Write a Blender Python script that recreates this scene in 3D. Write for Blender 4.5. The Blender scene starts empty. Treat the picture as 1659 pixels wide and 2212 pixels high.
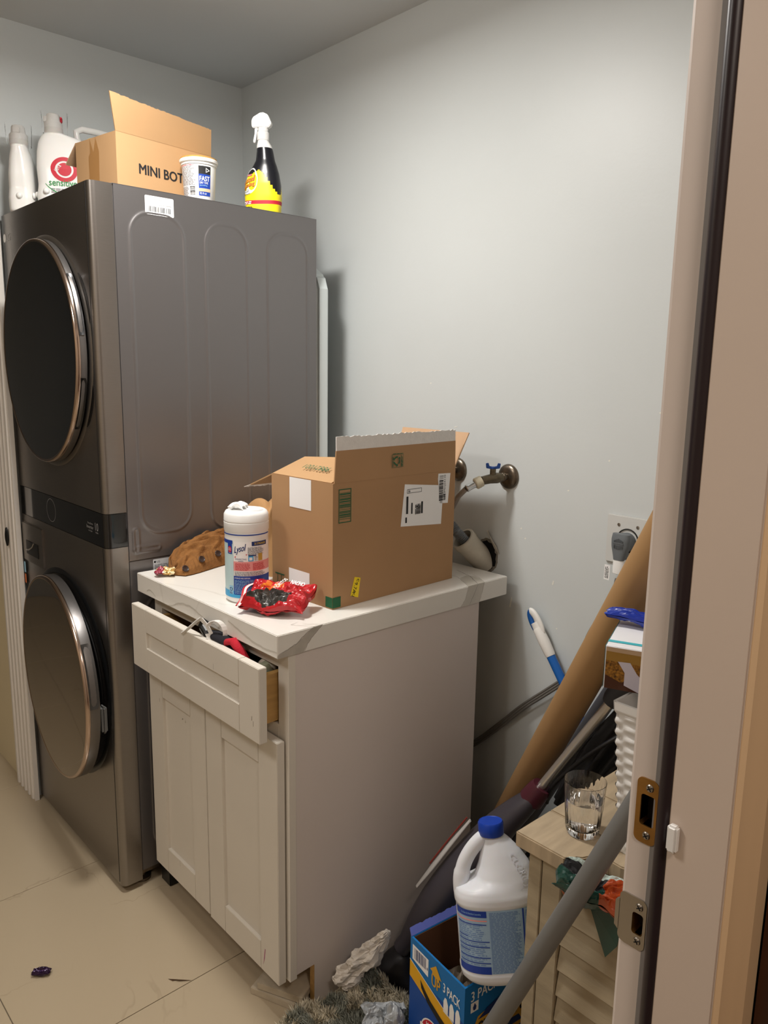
import bpy, bmesh, math, random
from mathutils import Vector, Matrix, noise
random.seed(7)
SC = bpy.context.scene
COL = SC.collection
PI = math.pi

# ------------------------------------------------------------------ camera
cam_d = bpy.data.cameras.new('camera')
cam_d.sensor_fit = 'HORIZONTAL'
cam_d.sensor_width = 36.0
cam_d.lens = 1666.18 / 1659.0 * 36.0
cam_d.clip_start = 0.02
cam = bpy.data.objects.new('camera', cam_d)
COL.objects.link(cam)
_R = Vector((0.6736522, 0.73887301, 0.01610546)); _U = Vector((-0.1435215, 0.10941333, 0.98358035)); _F = Vector((-0.72497882, 0.66490255, -0.17975069))
CAMP = Vector((2.5706, -1.6346, 1.4528))
cam.matrix_world = Matrix(((_R.x, _U.x, -_F.x, CAMP.x), (_R.y, _U.y, -_F.y, CAMP.y), (_R.z, _U.z, -_F.z, CAMP.z), (0, 0, 0, 1)))
SC.camera = cam

# ------------------------------------------------------------------ world, lights, exposure
w = bpy.data.worlds.new('world'); SC.world = w; w.use_nodes = True
w.node_tree.nodes['Background'].inputs[0].default_value = (0.75, 0.72, 0.70, 1)
w.node_tree.nodes['Background'].inputs[1].default_value = 0.15
SC.view_settings.view_transform = 'Standard'
SC.view_settings.look = 'None'
SC.view_settings.gamma = 1.0
SC.view_settings.use_curve_mapping = False
SC.view_settings.exposure = 0.14

def lamp(name, loc, energy, color, size, rot=(0, 0, 0), shape='DISK', sy=None):
    d = bpy.data.lights.new(name, 'AREA'); d.shape = shape; d.size = size
    if sy: d.size_y = sy
    d.energy = energy; d.color = color
    o = bpy.data.objects.new(name, d); COL.objects.link(o); o.location = loc; o.rotation_euler = rot
    return o
lamp('room_light', (1.05, -0.90, 2.35), 15.0, (1.0, 0.965, 0.92), 0.20)
lamp('hall_light', (3.15, -1.55, 2.40), 12.0, (1.0, 0.87, 0.76), 0.35)
lamp('rear_fill_light', (1.3, -2.2, 2.40), 14.0, (1.0, 0.94, 0.88), 0.50)  # added soft fill for the cabinet front, no known lamp there

# ------------------------------------------------------------------ material helpers
def s2l(c):
    if isinstance(c, str):
        c = [int(c[i:i + 2], 16) / 255 for i in (0, 2, 4)]
    return tuple((x / 12.92 if x <= 0.04045 else ((x + 0.055) / 1.055) ** 2.4) for x in c)
MATS = {}
def mat(name, col, rough=0.5, metal=0.0, var=0.0, vscale=8.0, bump=0.0, bscale=60.0, spec=0.5, trans=0.0, ior=1.45, stretch=None, col2=None, sss=0.0, coat=0.0, alpha=1.0):
    if name in MATS: return MATS[name]
    m = bpy.data.materials.new(name); m.use_nodes = True
    nt = m.node_tree; b = nt.nodes['Principled BSDF']
    c = s2l(col) + (1,)
    b.inputs['Base Color'].default_value = c
    b.inputs['Roughness'].default_value = rough
    b.inputs['Metallic'].default_value = metal
    b.inputs['Specular IOR Level'].default_value = spec
    b.inputs['IOR'].default_value = ior
    b.inputs['Transmission Weight'].default_value = trans
    b.inputs['Coat Weight'].default_value = coat
    b.inputs['Alpha'].default_value = alpha
    if sss: 
        b.inputs['Subsurface Weight'].default_value = sss; b.inputs['Subsurface Scale'].default_value = 0.01
    tc = nt.nodes.new('ShaderNodeTexCoord'); mp = nt.nodes.new('ShaderNodeMapping')
    nt.links.new(tc.outputs['Object'], mp.inputs[0])
    if stretch: mp.inputs['Scale'].default_value = stretch
    if var > 0 or col2:
        n = nt.nodes.new('ShaderNodeTexNoise'); n.inputs['Scale'].default_value = vscale; n.inputs['Detail'].default_value = 4
        nt.links.new(mp.outputs[0], n.inputs['Vector'])
        r = nt.nodes.new('ShaderNodeValToRGB'); r.color_ramp.elements[0].position = 0.3; r.color_ramp.elements[1].position = 0.7
        c2 = s2l(col2) if col2 else tuple(x * (1 - var) for x in c[:3])
        r.color_ramp.elements[0].color = tuple(c2) + (1,); r.color_ramp.elements[1].color = c
        nt.links.new(n.outputs[0], r.inputs[0]); nt.links.new(r.outputs[0], b.inputs['Base Color'])
    if bump > 0:
        n = nt.nodes.new('ShaderNodeTexNoise'); n.inputs['Scale'].default_value = bscale; n.inputs['Detail'].default_value = 5
        nt.links.new(mp.outputs[0], n.inputs['Vector'])
        bp = nt.nodes.new('ShaderNodeBump'); bp.inputs['Strength'].default_value = bump; bp.inputs['Distance'].default_value = 0.002
        nt.links.new(n.outputs[0], bp.inputs['Height']); nt.links.new(bp.outputs[0], b.inputs['Normal'])
    MATS[name] = m
    return m

def vein_mat(name, base, vein, scale, width, amount, rough, warp=1.2, seed=0.0, cloud=0.06, bump=0.0):
    m = bpy.data.materials.new(name); m.use_nodes = True; nt = m.node_tree; b = nt.nodes['Principled BSDF']
    L = nt.links.new
    tc = nt.nodes.new('ShaderNodeTexCoord'); mp = nt.nodes.new('ShaderNodeMapping'); mp.inputs['Location'].default_value = (seed, seed * 1.7, seed * .3)
    L(tc.outputs['Object'], mp.inputs[0])
    n1 = nt.nodes.new('ShaderNodeTexNoise'); n1.inputs['Scale'].default_value = scale; n1.inputs['Detail'].default_value = 5; n1.inputs['Distortion'].default_value = warp
    L(mp.outputs[0], n1.inputs['Vector'])
    s = nt.nodes.new('ShaderNodeMath'); s.operation = 'SUBTRACT'; s.inputs[1].default_value = 0.5; L(n1.outputs[0], s.inputs[0])
    a = nt.nodes.new('ShaderNodeMath'); a.operation = 'ABSOLUTE'; L(s.outputs[0], a.inputs[0])
    mr = nt.nodes.new('ShaderNodeMapRange'); mr.inputs['From Min'].default_value = 0.0; mr.inputs['From Max'].default_value = width
    mr.inputs['To Min'].default_value = 1.0; mr.inputs['To Max'].default_value = 0.0; L(a.outputs[0], mr.inputs[0])
    n2 = nt.nodes.new('ShaderNodeTexNoise'); n2.inputs['Scale'].default_value = scale * 1.3; L(mp.outputs[0], n2.inputs['Vector'])
    mr2 = nt.nodes.new('ShaderNodeMapRange'); mr2.inputs['From Min'].default_value = 0.5; mr2.inputs['From Max'].default_value = 0.62; L(n2.outputs[0], mr2.inputs[0])
    mu = nt.nodes.new('ShaderNodeMath'); mu.operation = 'MULTIPLY'; L(mr.outputs[0], mu.inputs[0]); L(mr2.outputs[0], mu.inputs[1])
    mu2 = nt.nodes.new('ShaderNodeMath'); mu2.operation = 'MULTIPLY'; L(mu.outputs[0], mu2.inputs[0]); mu2.inputs[1].default_value = amount
    n3 = nt.nodes.new('ShaderNodeTexNoise'); n3.inputs['Scale'].default_value = scale * 0.8; n3.inputs['Detail'].default_value = 6; L(mp.outputs[0], n3.inputs['Vector'])
    mx0 = nt.nodes.new('ShaderNodeMixRGB'); bs = s2l(base); mx0.inputs[1].default_value = bs + (1,); mx0.inputs[2].default_value = tuple(x * (1 - cloud * 2) for x in bs) + (1,); L(n3.outputs[0], mx0.inputs[0])
    mx = nt.nodes.new('ShaderNodeMixRGB'); L(mx0.outputs[0], mx.inputs[1]); mx.inputs[2].default_value = s2l(vein) + (1,); L(mu2.outputs[0], mx.inputs[0])
    L(mx.outputs[0], b.inputs['Base Color']); b.inputs['Roughness'].default_value = rough
    MATS[name] = m
    return m

# palette
WALL = mat('wall_paint', 'd0d5d5', 0.42, var=0.03, vscale=3, bump=0.12, bscale=90)
CEIL = mat('ceiling_paint', 'd6dadc', 0.6, bump=0.1, bscale=60)
CREAM = mat('cream_paint', 'dccfae', 0.6)
TRIM = mat('white_trim_paint', 'e2ddd6', 0.38, var=0.04, vscale=10)
JAMB = mat('jamb_paint', 'd9cdc4', 0.45, var=0.03, vscale=6, bump=0.05)
TILE = vein_mat('porcelain_tile', 'b8a88e', '8f8069', 1.6, 0.006, 0.5, 0.22, warp=1.0, seed=3.1)
GROUT = mat('tile_grout', '8a7f6c', 0.9)
STEEL = mat('brushed_dark_steel', '95908b', 0.32, 0.95, var=0.06, vscale=30, stretch=(1, 1, 40), bump=0.015, bscale=200)
STEEL2 = mat('grey_painted_steel', '7e7b7b', 0.36, 0.75, bump=0.02, bscale=300)
BLACKGL = mat('black_control_glass', '141414', 0.1, 0, spec=0.6, coat=0.5)
DOORGL = mat('dark_tinted_glass', '1b1e20', 0.06, 0.0, spec=0.7, coat=0.6)
DOORGL2 = mat('floor_reflection_glass', '877d70', 0.05, 0.85)  # lower door: warm floor reflection put into the glass colour
ROSE = mat('rose_chrome', 'c2aea0', 0.16, 1.0)
CHROME = mat('chrome', 'c9c9c9', 0.15, 1.0)
DARKPL = mat('dark_plastic', '141516', 0.35)
GREYPL = mat('grey_plastic', '6c6c6a', 0.4)
CABW = mat('cabinet_white', 'd9d3c8', 0.42, var=0.03, vscale=5)
CABS = mat('cabinet_side_white', 'd6ccc6', 0.5, var=0.03, vscale=4)
PLY = mat('birch_plywood', 'c39a5d', 0.55, var=0.25, vscale=12, stretch=(6, 1, 6))
MARBLE = vein_mat('white_marble_slab', 'e6e3dc', 'b5aea4', 1.3, 0.007, 0.5, 0.25, warp=.8, seed=2.2, cloud=0.03)
CARD = mat('cardboard', 'ad8760', 0.8, var=0.07, vscale=6, bump=0.05, bscale=120, stretch=(1, 1, 1))
CARD2 = mat('light_cardboard', 'b08b62', 0.8, var=0.06, vscale=6)
CARDIN = mat('cardboard_inside', 'c5a280', 0.85, var=0.05)
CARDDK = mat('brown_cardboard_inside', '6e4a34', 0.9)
TORN = mat('torn_paper', 'e2dfdb', 0.85, var=0.08, vscale=60, bump=0.4, bscale=200)
WHITEPL = mat('white_plastic', 'eeeeec', 0.35)
PAPER = mat('white_paper_label', 'f0f0f0', 0.6)
INK = mat('black_ink', '1c1c1e', 0.7)
GREYINK = mat('grey_ink', '77777c', 0.7)
GREEN = mat('green_ink', '1d5a38', 0.7)
YELLOW = mat('yellow_sticker', 'f3d51e', 0.6)
BLUE = mat('blue_ink', '1a3f9a', 0.45)
LBLUE = mat('light_blue_ink', '9ccbe6', 0.45)
CYAN = mat('cyan_ink', '45a9dd', 0.45)
NAVY = mat('navy_ink', '15306e', 0.5)
RED = mat('red_ink', 'c32034', 0.5)
PINK = mat('pink_ink', 'e79b98', 0.5)
WHITEINK = mat('white_ink', 'f4f4f2', 0.5)
GOLD = mat('amber_print', 'd8a22a', 0.5)
BRASS = mat('aged_brass', 'b98a4a', 0.3, 0.8, var=0.3, vscale=40)
NICKEL = mat('satin_nickel', 'a8a095', 0.35, 0.9)
OLDBR = mat('tarnished_metal', '83786a', 0.3, 0.9, var=0.5, vscale=50)

# ------------------------------------------------------------------ mesh builder
class MB:
    def __init__(s): s.v = []; s.f = []; s.m = []
    def add(s, vs, fs, mi=0, M=None):
        o = len(s.v)
        s.v += [(M @ Vector(p)) if M else Vector(p) for p in vs]
        s.f += [tuple(i + o for i in f) for f in fs]
        s.m += [mi] * len(fs)
    def box(s, a, b, mi=0, M=None):
        x0, y0, z0 = a; x1, y1, z1 = b
        s.add([(x0, y0, z0), (x1, y0, z0), (x1, y1, z0), (x0, y1, z0), (x0, y0, z1), (x1, y0, z1), (x1, y1, z1), (x0, y1, z1)],
              [(0, 3, 2, 1), (4, 5, 6, 7), (0, 1, 5, 4), (1, 2, 6, 5), (2, 3, 7, 6), (3, 0, 4, 7)], mi, M)
    def prism(s, poly, z0, z1, mi=0, M=None, axis='z'):
        n = len(poly)
        if axis == 'z': f = lambda p, z: (p[0], p[1], z)
        elif axis == 'x': f = lambda p, z: (z, p[0], p[1])
        else: f = lambda p, z: (p[0], z, p[1])
        vs = [f(p, z0) for p in poly] + [f(p, z1) for p in poly]
        fs = [tuple(range(n)), tuple(range(2 * n - 1, n - 1, -1))] + [(i, i + n, (i + 1) % n + n, (i + 1) % n) for i in range(n)]
        s.add(vs, fs, mi, M)
    def lathe(s, prof, n=32, mi=0, M=None, sx=1.0, sy=1.0, capb=True, capt=True, mis=None):
        vs = []; fs = []; ms = []
        for (r, z) in prof:
            for k in range(n):
                a = 2 * PI * k / n; vs.append((r * sx * math.cos(a), r * sy * math.sin(a), z))
        for i in range(len(prof) - 1):
            for k in range(n):
                fs.append((i * n + k, i * n + (k + 1) % n, (i + 1) * n + (k + 1) % n, (i + 1) * n + k)); ms.append(mis[i] if mis else mi)
        if capb: fs.append(tuple(range(n - 1, -1, -1))); ms.append(mis[0] if mis else mi)
        if capt: fs.append(tuple((len(prof) - 1) * n + k for k in range(n))); ms.append(mis[-1] if mis else mi)
        o = len(s.v); s.v += [(M @ Vector(p)) if M else Vector(p) for p in vs]; s.f += [tuple(i + o for i in f) for f in fs]; s.m += ms
    def tube(s, pts, r, n=12, mi=0, M=None, flat=1.0, caps=True):
        pts = [Vector(p) for p in pts]; rs = r if isinstance(r, (list, tuple)) else [r] * len(pts)
        vs = []; fs = []
        up = Vector((0, 0, 1)); prev = None
        for i, p in enumerate(pts):
            t = (pts[min(i + 1, len(pts) - 1)] - pts[max(i - 1, 0)]).normalized()
            if prev is None:
                u = t.cross(up)
                if u.length < 1e-3: u = t.cross(Vector((1, 0, 0)))
                u.normalize()
            else:
                u = (prev - t * prev.dot(t)).normalized()
            prev = u; v = t.cross(u)
            for k in range(n):
                a = 2 * PI * k / n; vs.append(p + u * (rs[i] * math.cos(a)) + v * (rs[i] * flat * math.sin(a)))
        for i in range(len(pts) - 1):
            for k in range(n): fs.append((i * n + k, i * n + (k + 1) % n, (i + 1) * n + (k + 1) % n, (i + 1) * n + k))
        if caps: fs.append(tuple(range(n - 1, -1, -1))); fs.append(tuple((len(pts) - 1) * n + k for k in range(n)))
        s.add(vs, fs, mi, M)
    def grid(s, nu, nv, fn, mi=0, closed_u=False, mif=None, flip=False):
        o = len(s.v)
        for j in range(nv + 1):
            for i in range(nu + 1): s.v.append(Vector(fn(i / nu, j / nv)))
        for j in range(nv):
            for i in range(nu):
                a = o + j * (nu + 1) + i; q = (a, a + 1, a + nu + 2, a + nu + 1)
                s.f.append(q[::-1] if flip else q); s.m.append(mif((i + .5) / nu, (j + .5) / nv) if mif else mi)

def obj(name, mb, mats, parent=None, smooth=None, bevel=0.0, bseg=2, label=None, mods=None):
    me = bpy.data.meshes.new(name)
    me.from_pydata([tuple(v) for v in mb.v], [], mb.f)
    if not isinstance(mats, (list, tuple)): mats = [mats]
    for m in mats: me.materials.append(m)
    for p, i in zip(me.polygons, mb.m): p.material_index = i
    bm = bmesh.new(); bm.from_mesh(me)
    bmesh.ops.recalc_face_normals(bm, faces=bm.faces)
    if bevel > 0:
        es = [e for e in bm.edges if len(e.link_faces) == 2 and e.calc_face_angle(0) > 0.6]
        bmesh.ops.bevel(bm, geom=es, offset=bevel, segments=bseg, affect='EDGES', clamp_overlap=True)
    bm.to_mesh(me); bm.free()
    if smooth is not None:
        for p in me.polygons: p.use_smooth = True
        me.set_sharp_from_angle(angle=math.radians(smooth))
    o = bpy.data.objects.new(name, me); COL.objects.link(o)
    if parent:
        o.parent = parent
        mw = parent['_mw'] if False else PM.get(parent.name, Matrix())
        o.matrix_parent_inverse = mw.inverted()
    if label: o['label'] = label
    if mods: mods(o)
    return o
PM = {}
def thing(name, label, cat, loc, group=None):
    o = bpy.data.objects.new(name, None); COL.objects.link(o); o.location = loc; o.empty_display_size = 0.05
    PM[o.name] = Matrix.Translation(loc)
    o['label'] = label; o['category'] = cat
    if group: o['group'] = group
    return o
def tag(o, label, cat, group=None):
    o['label'] = label; o['category'] = cat
    if group: o['group'] = group
    return o
def struct(name, mb, mats, parent=None, **k):
    o = obj(name, mb, mats, parent, **k)
    if parent is None: o['kind'] = 'structure'
    return o
def frame(o, xdir, ydir):
    "matrix with origin o, local x along xdir, local y along ydir, z = x cross y"
    x = Vector(xdir).normalized(); z = x.cross(Vector(ydir)).normalized(); y = z.cross(x)
    return Matrix(((x.x, y.x, z.x, o[0]), (x.y, y.y, z.y, o[1]), (x.z, y.z, z.z, o[2]), (0, 0, 0, 1)))
def align(p0, p1):
    "local z along p0->p1, origin p0"
    d = (Vector(p1) - Vector(p0)); q = Vector((0, 0, 1)).rotation_difference(d.normalized()).to_matrix().to_4x4()
    return Matrix.Translation(Vector(p0)) @ q, d.length
def RZ(a): return Matrix.Rotation(a, 4, 'Z')
def RX(a): return Matrix.Rotation(a, 4, 'X')
def RY(a): return Matrix.Rotation(a, 4, 'Y')
def T(*p): return Matrix.Translation(Vector(p))

# print layer: flat lettering / label artwork mapped on a surface by map(u, v, h) -> Vector ------------
_txt = {}
def text_mesh(s, shear=0.0, bold=0.0):
    k = (s, shear, bold)
    if k in _txt: return _txt[k]
    cu = bpy.data.curves.new('t', 'FONT'); cu.body = s; cu.size = 1.0; cu.resolution_u = 3; cu.shear = shear; cu.offset = bold
    o = bpy.data.objects.new('t', cu); COL.objects.link(o)
    bpy.context.view_layer.update()
    dg = bpy.context.evaluated_depsgraph_get(); me = bpy.data.meshes.new_from_object(o.evaluated_get(dg))
    vs = [tuple(v.co) for v in me.vertices]; fs = [tuple(p.vertices) for p in me.polygons]
    bpy.data.objects.remove(o); bpy.data.meshes.remove(me); bpy.data.curves.remove(cu)
    xs = [v[0] for v in vs]; ys = [v[1] for v in vs]
    x0, x1, y0, y1 = min(xs), max(xs), min(ys), max(ys)
    vs = [((v[0] - x0) / (x1 - x0), (v[1] - y0) / (y1 - y0)) for v in vs]
    _txt[k] = (vs, fs); return _txt[k]
class Print:
    def __init__(s, mp, step=0.004): s.mp = mp; s.mb = MB(); s.mats = []; s.h = 0.0003; s.step = step
    def mi(s, m):
        if m not in s.mats: s.mats.append(m)
        return s.mats.index(m)
    def rect(s, u0, v0, u1, v1, m, lay=0):
        nu = max(1, int(abs(u1 - u0) / s.step)); nv = max(1, int(abs(v1 - v0) / s.step)) if s.curvy else 1
        h = s.h * (lay + 1)
        s.mb.grid(nu, nv, lambda a, b: s.mp(u0 + (u1 - u0) * a, v0 + (v1 - v0) * b, h), s.mi(m))
    curvy = False
    def poly(s, pts, m, lay=0):
        h = s.h * (lay + 1); s.mb.add([s.mp(p[0], p[1], h) for p in pts], [tuple(range(len(pts)))], s.mi(m))
    def disc(s, u, v, ru, rv, m, lay=0, n=28, inner=0.0):
        h = s.h * (lay + 1)
        o = [(u + ru * math.cos(2 * PI * k / n), v + rv * math.sin(2 * PI * k / n)) for k in range(n)]
        if inner <= 0:
            s.mb.add([s.mp(u, v, h)] + [s.mp(a, b, h) for a, b in o], [(0, k + 1, (k + 1) % n + 1) for k in range(n)], s.mi(m))
        else:
            i_ = [(u + (a - u) * inner, v + (b - v) * inner) for a, b in o]
            s.mb.add([s.mp(a, b, h) for a, b in o + i_], [(k, (k + 1) % n, n + (k + 1) % n, n + k) for k in range(n)], s.mi(m))
    def text(s, t, u0, v0, wd, ht, m, lay=1, rot=0, shear=0.0, bold=0.0, slant=0.0):
        "text box with lower left u0,v0; rot in degrees about the box centre"
        if bold > 0:      # heavier strokes: the same outline repeated with small shifts
            d = bold * ht * .9
            for k, (a, b) in enumerate(((-d, 0), (d, 0), (0, d * .6), (0, -d * .6))): s.text(t, u0 + a, v0 + b, wd, ht, m, lay + .05 * k, rot, shear, 0, slant)
            return
        vs, fs = text_mesh(t, shear, 0); h = s.h * (lay + 1); ca, sa = math.cos(math.radians(rot)), math.sin(math.radians(rot))
        cu, cv = u0 + wd / 2, v0 + ht / 2; out = []
        for a, b in vs:
            x = (a - .5) * wd; y = (b - .5) * ht + slant * x; out.append(s.mp(cu + x * ca - y * sa, cv + x * sa + y * ca, h))
        s.mb.add(out, fs, s.mi(m))
    def fine(s, u0, v0, u1, v1, rows, m, lay=1, fill=0.5, vertical=False, seed=1):
        "rows of illegible fine print: random word-length dashes"
        rn = random.Random(seed)
        if vertical:
            dh = (u1 - u0) / rows
            for r in range(rows):
                p = v0; end = v1 - rn.random() * 0.25 * (v1 - v0)
                while p < end:
                    l = dh * rn.uniform(1.0, 4.0); q = min(p + l, end)
                    s._r(u0 + r * dh, p, u0 + r * dh + dh * fill, q, m, lay); p = q + dh * 0.5
        else:
            dh = (v1 - v0) / rows
            for r in range(rows):
                p = u0; end = u1 - rn.random() * 0.2 * (u1 - u0)
                while p < end:
                    l = dh * rn.uniform(1.0, 4.0); q = min(p + l, end)
                    s._r(p, v0 + r * dh, q, v0 + r * dh + dh * fill, m, lay); p = q + dh * 0.5
    def _r(s, u0, v0, u1, v1, m, lay):
        h = s.h * (lay + 1)
        s.mb.add([s.mp(u0, v0, h), s.mp(u1, v0, h), s.mp(u1, v1, h), s.mp(u0, v1, h)], [(0, 1, 2, 3)], s.mi(m))
    def bars(s, u0, v0, u1, v1, m, lay=1, vertical=False, n=26, seed=2):
        rn = random.Random(seed); ws = [rn.choice([1, 1, 2, 3]) for _ in range(2 * n)]; t = sum(ws); p = 0
        for i, x in enumerate(ws):
            if i % 2 == 0:
                if vertical: s._r(u0, v0 + (v1 - v0) * p / t, u1, v0 + (v1 - v0) * (p + x) / t, m, lay)
                else: s._r(u0 + (u1 - u0) * p / t, v0, u0 + (u1 - u0) * (p + x) / t, v1, m, lay)
            p += x
    def recycle(s, u, v, r, m, lay=1):
        for k in range(3):
            a = 2 * PI * k / 3 + PI / 2
            c, n_ = (math.cos(a), math.sin(a)), (-math.sin(a), math.cos(a))
            P = lambda x, y: (u + r * (c[0] * x + n_[0] * y), v + r * (c[1] * x + n_[1] * y))
            s.poly([P(.95, -.35), P(.95, .15), P(.6, .15), P(.6, -.2)], m, lay)
            s.poly([P(.95, .15), P(.6, .15), P(.3, .65), P(.55, .85)], m, lay)
            s.poly([P(.1, .5), P(.75, 1.0), P(.2, 1.05)], m, lay)
    def build(s, name, parent, label=None):
        return obj(name, s.mb, s.mats, parent, label=label)
def planar(M): return lambda u, v, h: M @ Vector((u, v, h))

def fbm(p, sc, o=3): return noise.fractal(Vector(p) * sc, 1.0, 2.0, o)

# ================================================================== THE SETTING
H = 2.4447; WX = -0.008
m = MB(); m.box((-2.8, -3.0, -0.06), (4.2, 0.12, -0.004)); floor = struct('floor', m, GROUT)
X0, Y0, TS = 0.473, -1.225, 0.6
for i in range(-6, 3):
    for j in range(-2, 3):
        xa, xb = X0 + i * TS + .001, X0 + (i + 1) * TS - .001; ya, yb = Y0 + j * TS + .001, Y0 + (j + 1) * TS - .001
        xa = max(xa, -2.69); xb = min(xb, 2.33); yb = min(yb, 0.0)
        if xb - xa < .02 or yb - ya < .02: continue
        t = MB(); t.box((xa, ya, -0.004), (xb, yb, 0.0)); obj('tile', t, TILE, floor, bevel=.0006, bseg=1)
m = MB(); m.box((2.33, -3.0, -0.004), (4.2, 0.12, 0.0)); obj('hall_flooring', m, mat('hall_wood_floor', '6b4a33', .4, var=.3, vscale=6, stretch=(8, 1, 1)), floor)
m = MB(); m.box((-2.8, -3.0, H), (4.2, 0.12, H + .06)); struct('ceiling', m, CEIL)
m = MB(); m.box((-0.1, 0.0, 0), (4.2, 0.12, H)); wb = struct('wall_back', m, WALL)
# little chips and scuffs in the paint of the back wall
cm = MB(); rn = random.Random(4)
for (x, z, dx, dz) in [(1.441, .915, .002, .011), (1.275, .875, .003, .010), (1.306, .822, .012, .030), (1.33, 1.045, .004, .003), (1.47, 1.165, .006, .002), (.98, 1.42, .004, .002), (1.345, 1.02, .003, .003), (1.70, 1.37, .003, .002), (1.58, 1.25, .003, .003), (1.46, .80, .002, .002), (1.08, 1.30, .030, .002)]:
    cm.add([(x - .002, -.0006, z), (x + dx * .3, -.0006, z + dz), (x + dx * .3 + .003, -.0006, z + dz * .9), (x + .002, -.0006, z - .002)], [(0, 1, 2, 3)])
obj('paint_chips', cm, mat('bare_plaster', 'ecebe2', .8), wb)['kind'] = 'stuff'
m = MB(); m.box((WX - .1, -.862, 0), (WX, 0.0, H)); m.box((-2.7, -.862, 0), (WX - .1005, -.76, H), 1); struct('wall_left', m, [WALL, CREAM])
m = MB(); m.box((-2.8, -3.0, 0), (-2.7, -.76, H)); struct('wall_left_2', m, mat('unlit_space_grey', '7d7f80', .6))  # grey tone stands in for the unlit space the tower doors reflect
m = MB(); m.box((-2.8, -3.1, 0), (4.2, -3.0, H)); struct('wall_front', m, mat('hall_wall_paint', 'c9b9a2', .6))
m = MB(); m.box((4.2, -3.0, 0), (4.3, 0.12, H)); struct('wall_hall', m, mat('hall_wall_paint', 'c9b9a2', .6))
# right wall with the doorway we look through
JX0, JX1, JY = 2.213, 2.3195, -.965
m = MB(); m.box((JX0 + .004, JY + .02, 0), (JX1, 0.0, H)); m.box((JX0 + .004, -3.0, 0), (JX1, -1.80, H)); m.box((JX0 + .004, -1.80, 2.06), (JX1, JY + .02, H)); struct('wall_right', m, JAMB)
# fluted casing at the left end of the alcove
def fluted(x0, x1, y0, y1, n):
    P = [(x0, y1), (x0, y0 + .004)]
    wv = (x1 - x0) / n
    for k in range(n):
        a = x0 + k * wv
        P += [(a + wv * .08, y0), (a + wv * .45, y0), (a + wv * .55, y0 + .005), (a + wv * .92, y0 + .005)]
    P += [(x1, y0 + .002), (x1, y1)]
    return P
m = MB(); m.prism(fluted(-.155, .022, -.8800, -.862, 5), 0, 2.10); struct('trim_1', m, TRIM, bevel=.001, bseg=1)
t = thing('door_latch', 'small dark oval latch plate on the white fluted door casing at the left edge', 'latch', (-.062, -.880, .91))
m = MB(); m.lathe([(.010, 0), (.014, .002), (.014, .006), (.006, .009)], 24, M=T(-.055, -.880, .905) @ RX(PI / 2) , sx=.8, sy=2.2); obj('plate', m, DARKPL, t, smooth=40)
# door jamb, stop, weather strip, casing around our doorway
dj = thing('door_frame', 'beige painted door jamb with two strike plates at the right of the picture', 'door frame', (2.27, JY, 0))
m = MB(); m.prism([(JX0, JY + .004), (JX0 + .0012, JY + .0012), (JX0 + .004, JY), (2.2275, JY), (2.2275, JY + .022), (JX0, JY + .022)], 0, 2.06); m.box((2.2425, JY, 0), (2.262, JY + .022, 2.06))
for z0, z1 in ((0, .890), (.914, 1.012), (1.045, 2.06)): m.box((2.2275, JY, z0), (2.2425, JY + .022, z1))
obj('jamb_board', m, JAMB, dj)
m = MB(); m.box((2.262, JY - .011, 0), (JX1, JY + .022, 2.06)); obj('door_stop', m, mat('stop_paint', 'd6c6b8', .4, var=.03, vscale=5), dj, bevel=.0015)
m = MB(); m.tube([(2.2555, JY - .004, 0.0), (2.2555, JY - .004, 2.05)], .0105, 14, flat=.75); obj('weather_strip', m, mat('dark_weather_strip', '2a2124', .35), dj, smooth=60, label='dark brown bulb weather strip')
m = MB(); m.box((2.2405, JY - .001, 0.0), (2.2470, JY - .0002, 2.05)); obj('strip_highlight', m, mat('highlight_grey', '8e8a88', .5), dj)  # thin grey strip paints the highlight along the weather strip
m = MB(); m.prism([(JX1, JY - .009), (JX1, JY + .04), (2.338, JY + .04), (2.338, JY + .016), (2.334, JY + .010), (2.331, JY + .004), (2.327, JY - .001), (2.325, JY - .007)], 0, 2.10); obj('casing', m, mat('warm_lit_trim', 'dfbf98', .4), dj, smooth=25)  # warm hall light is put into the casing colour
m = MB(); m.box((JX0, -1.82, 0), (JX1, -1.80, 2.06)); obj('jamb_board', m, JAMB, dj, bevel=.002)
m = MB(); m.box((JX0, -1.80, 2.04), (JX1, JY, 2.06)); obj('head_board', m, JAMB, dj)
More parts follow.
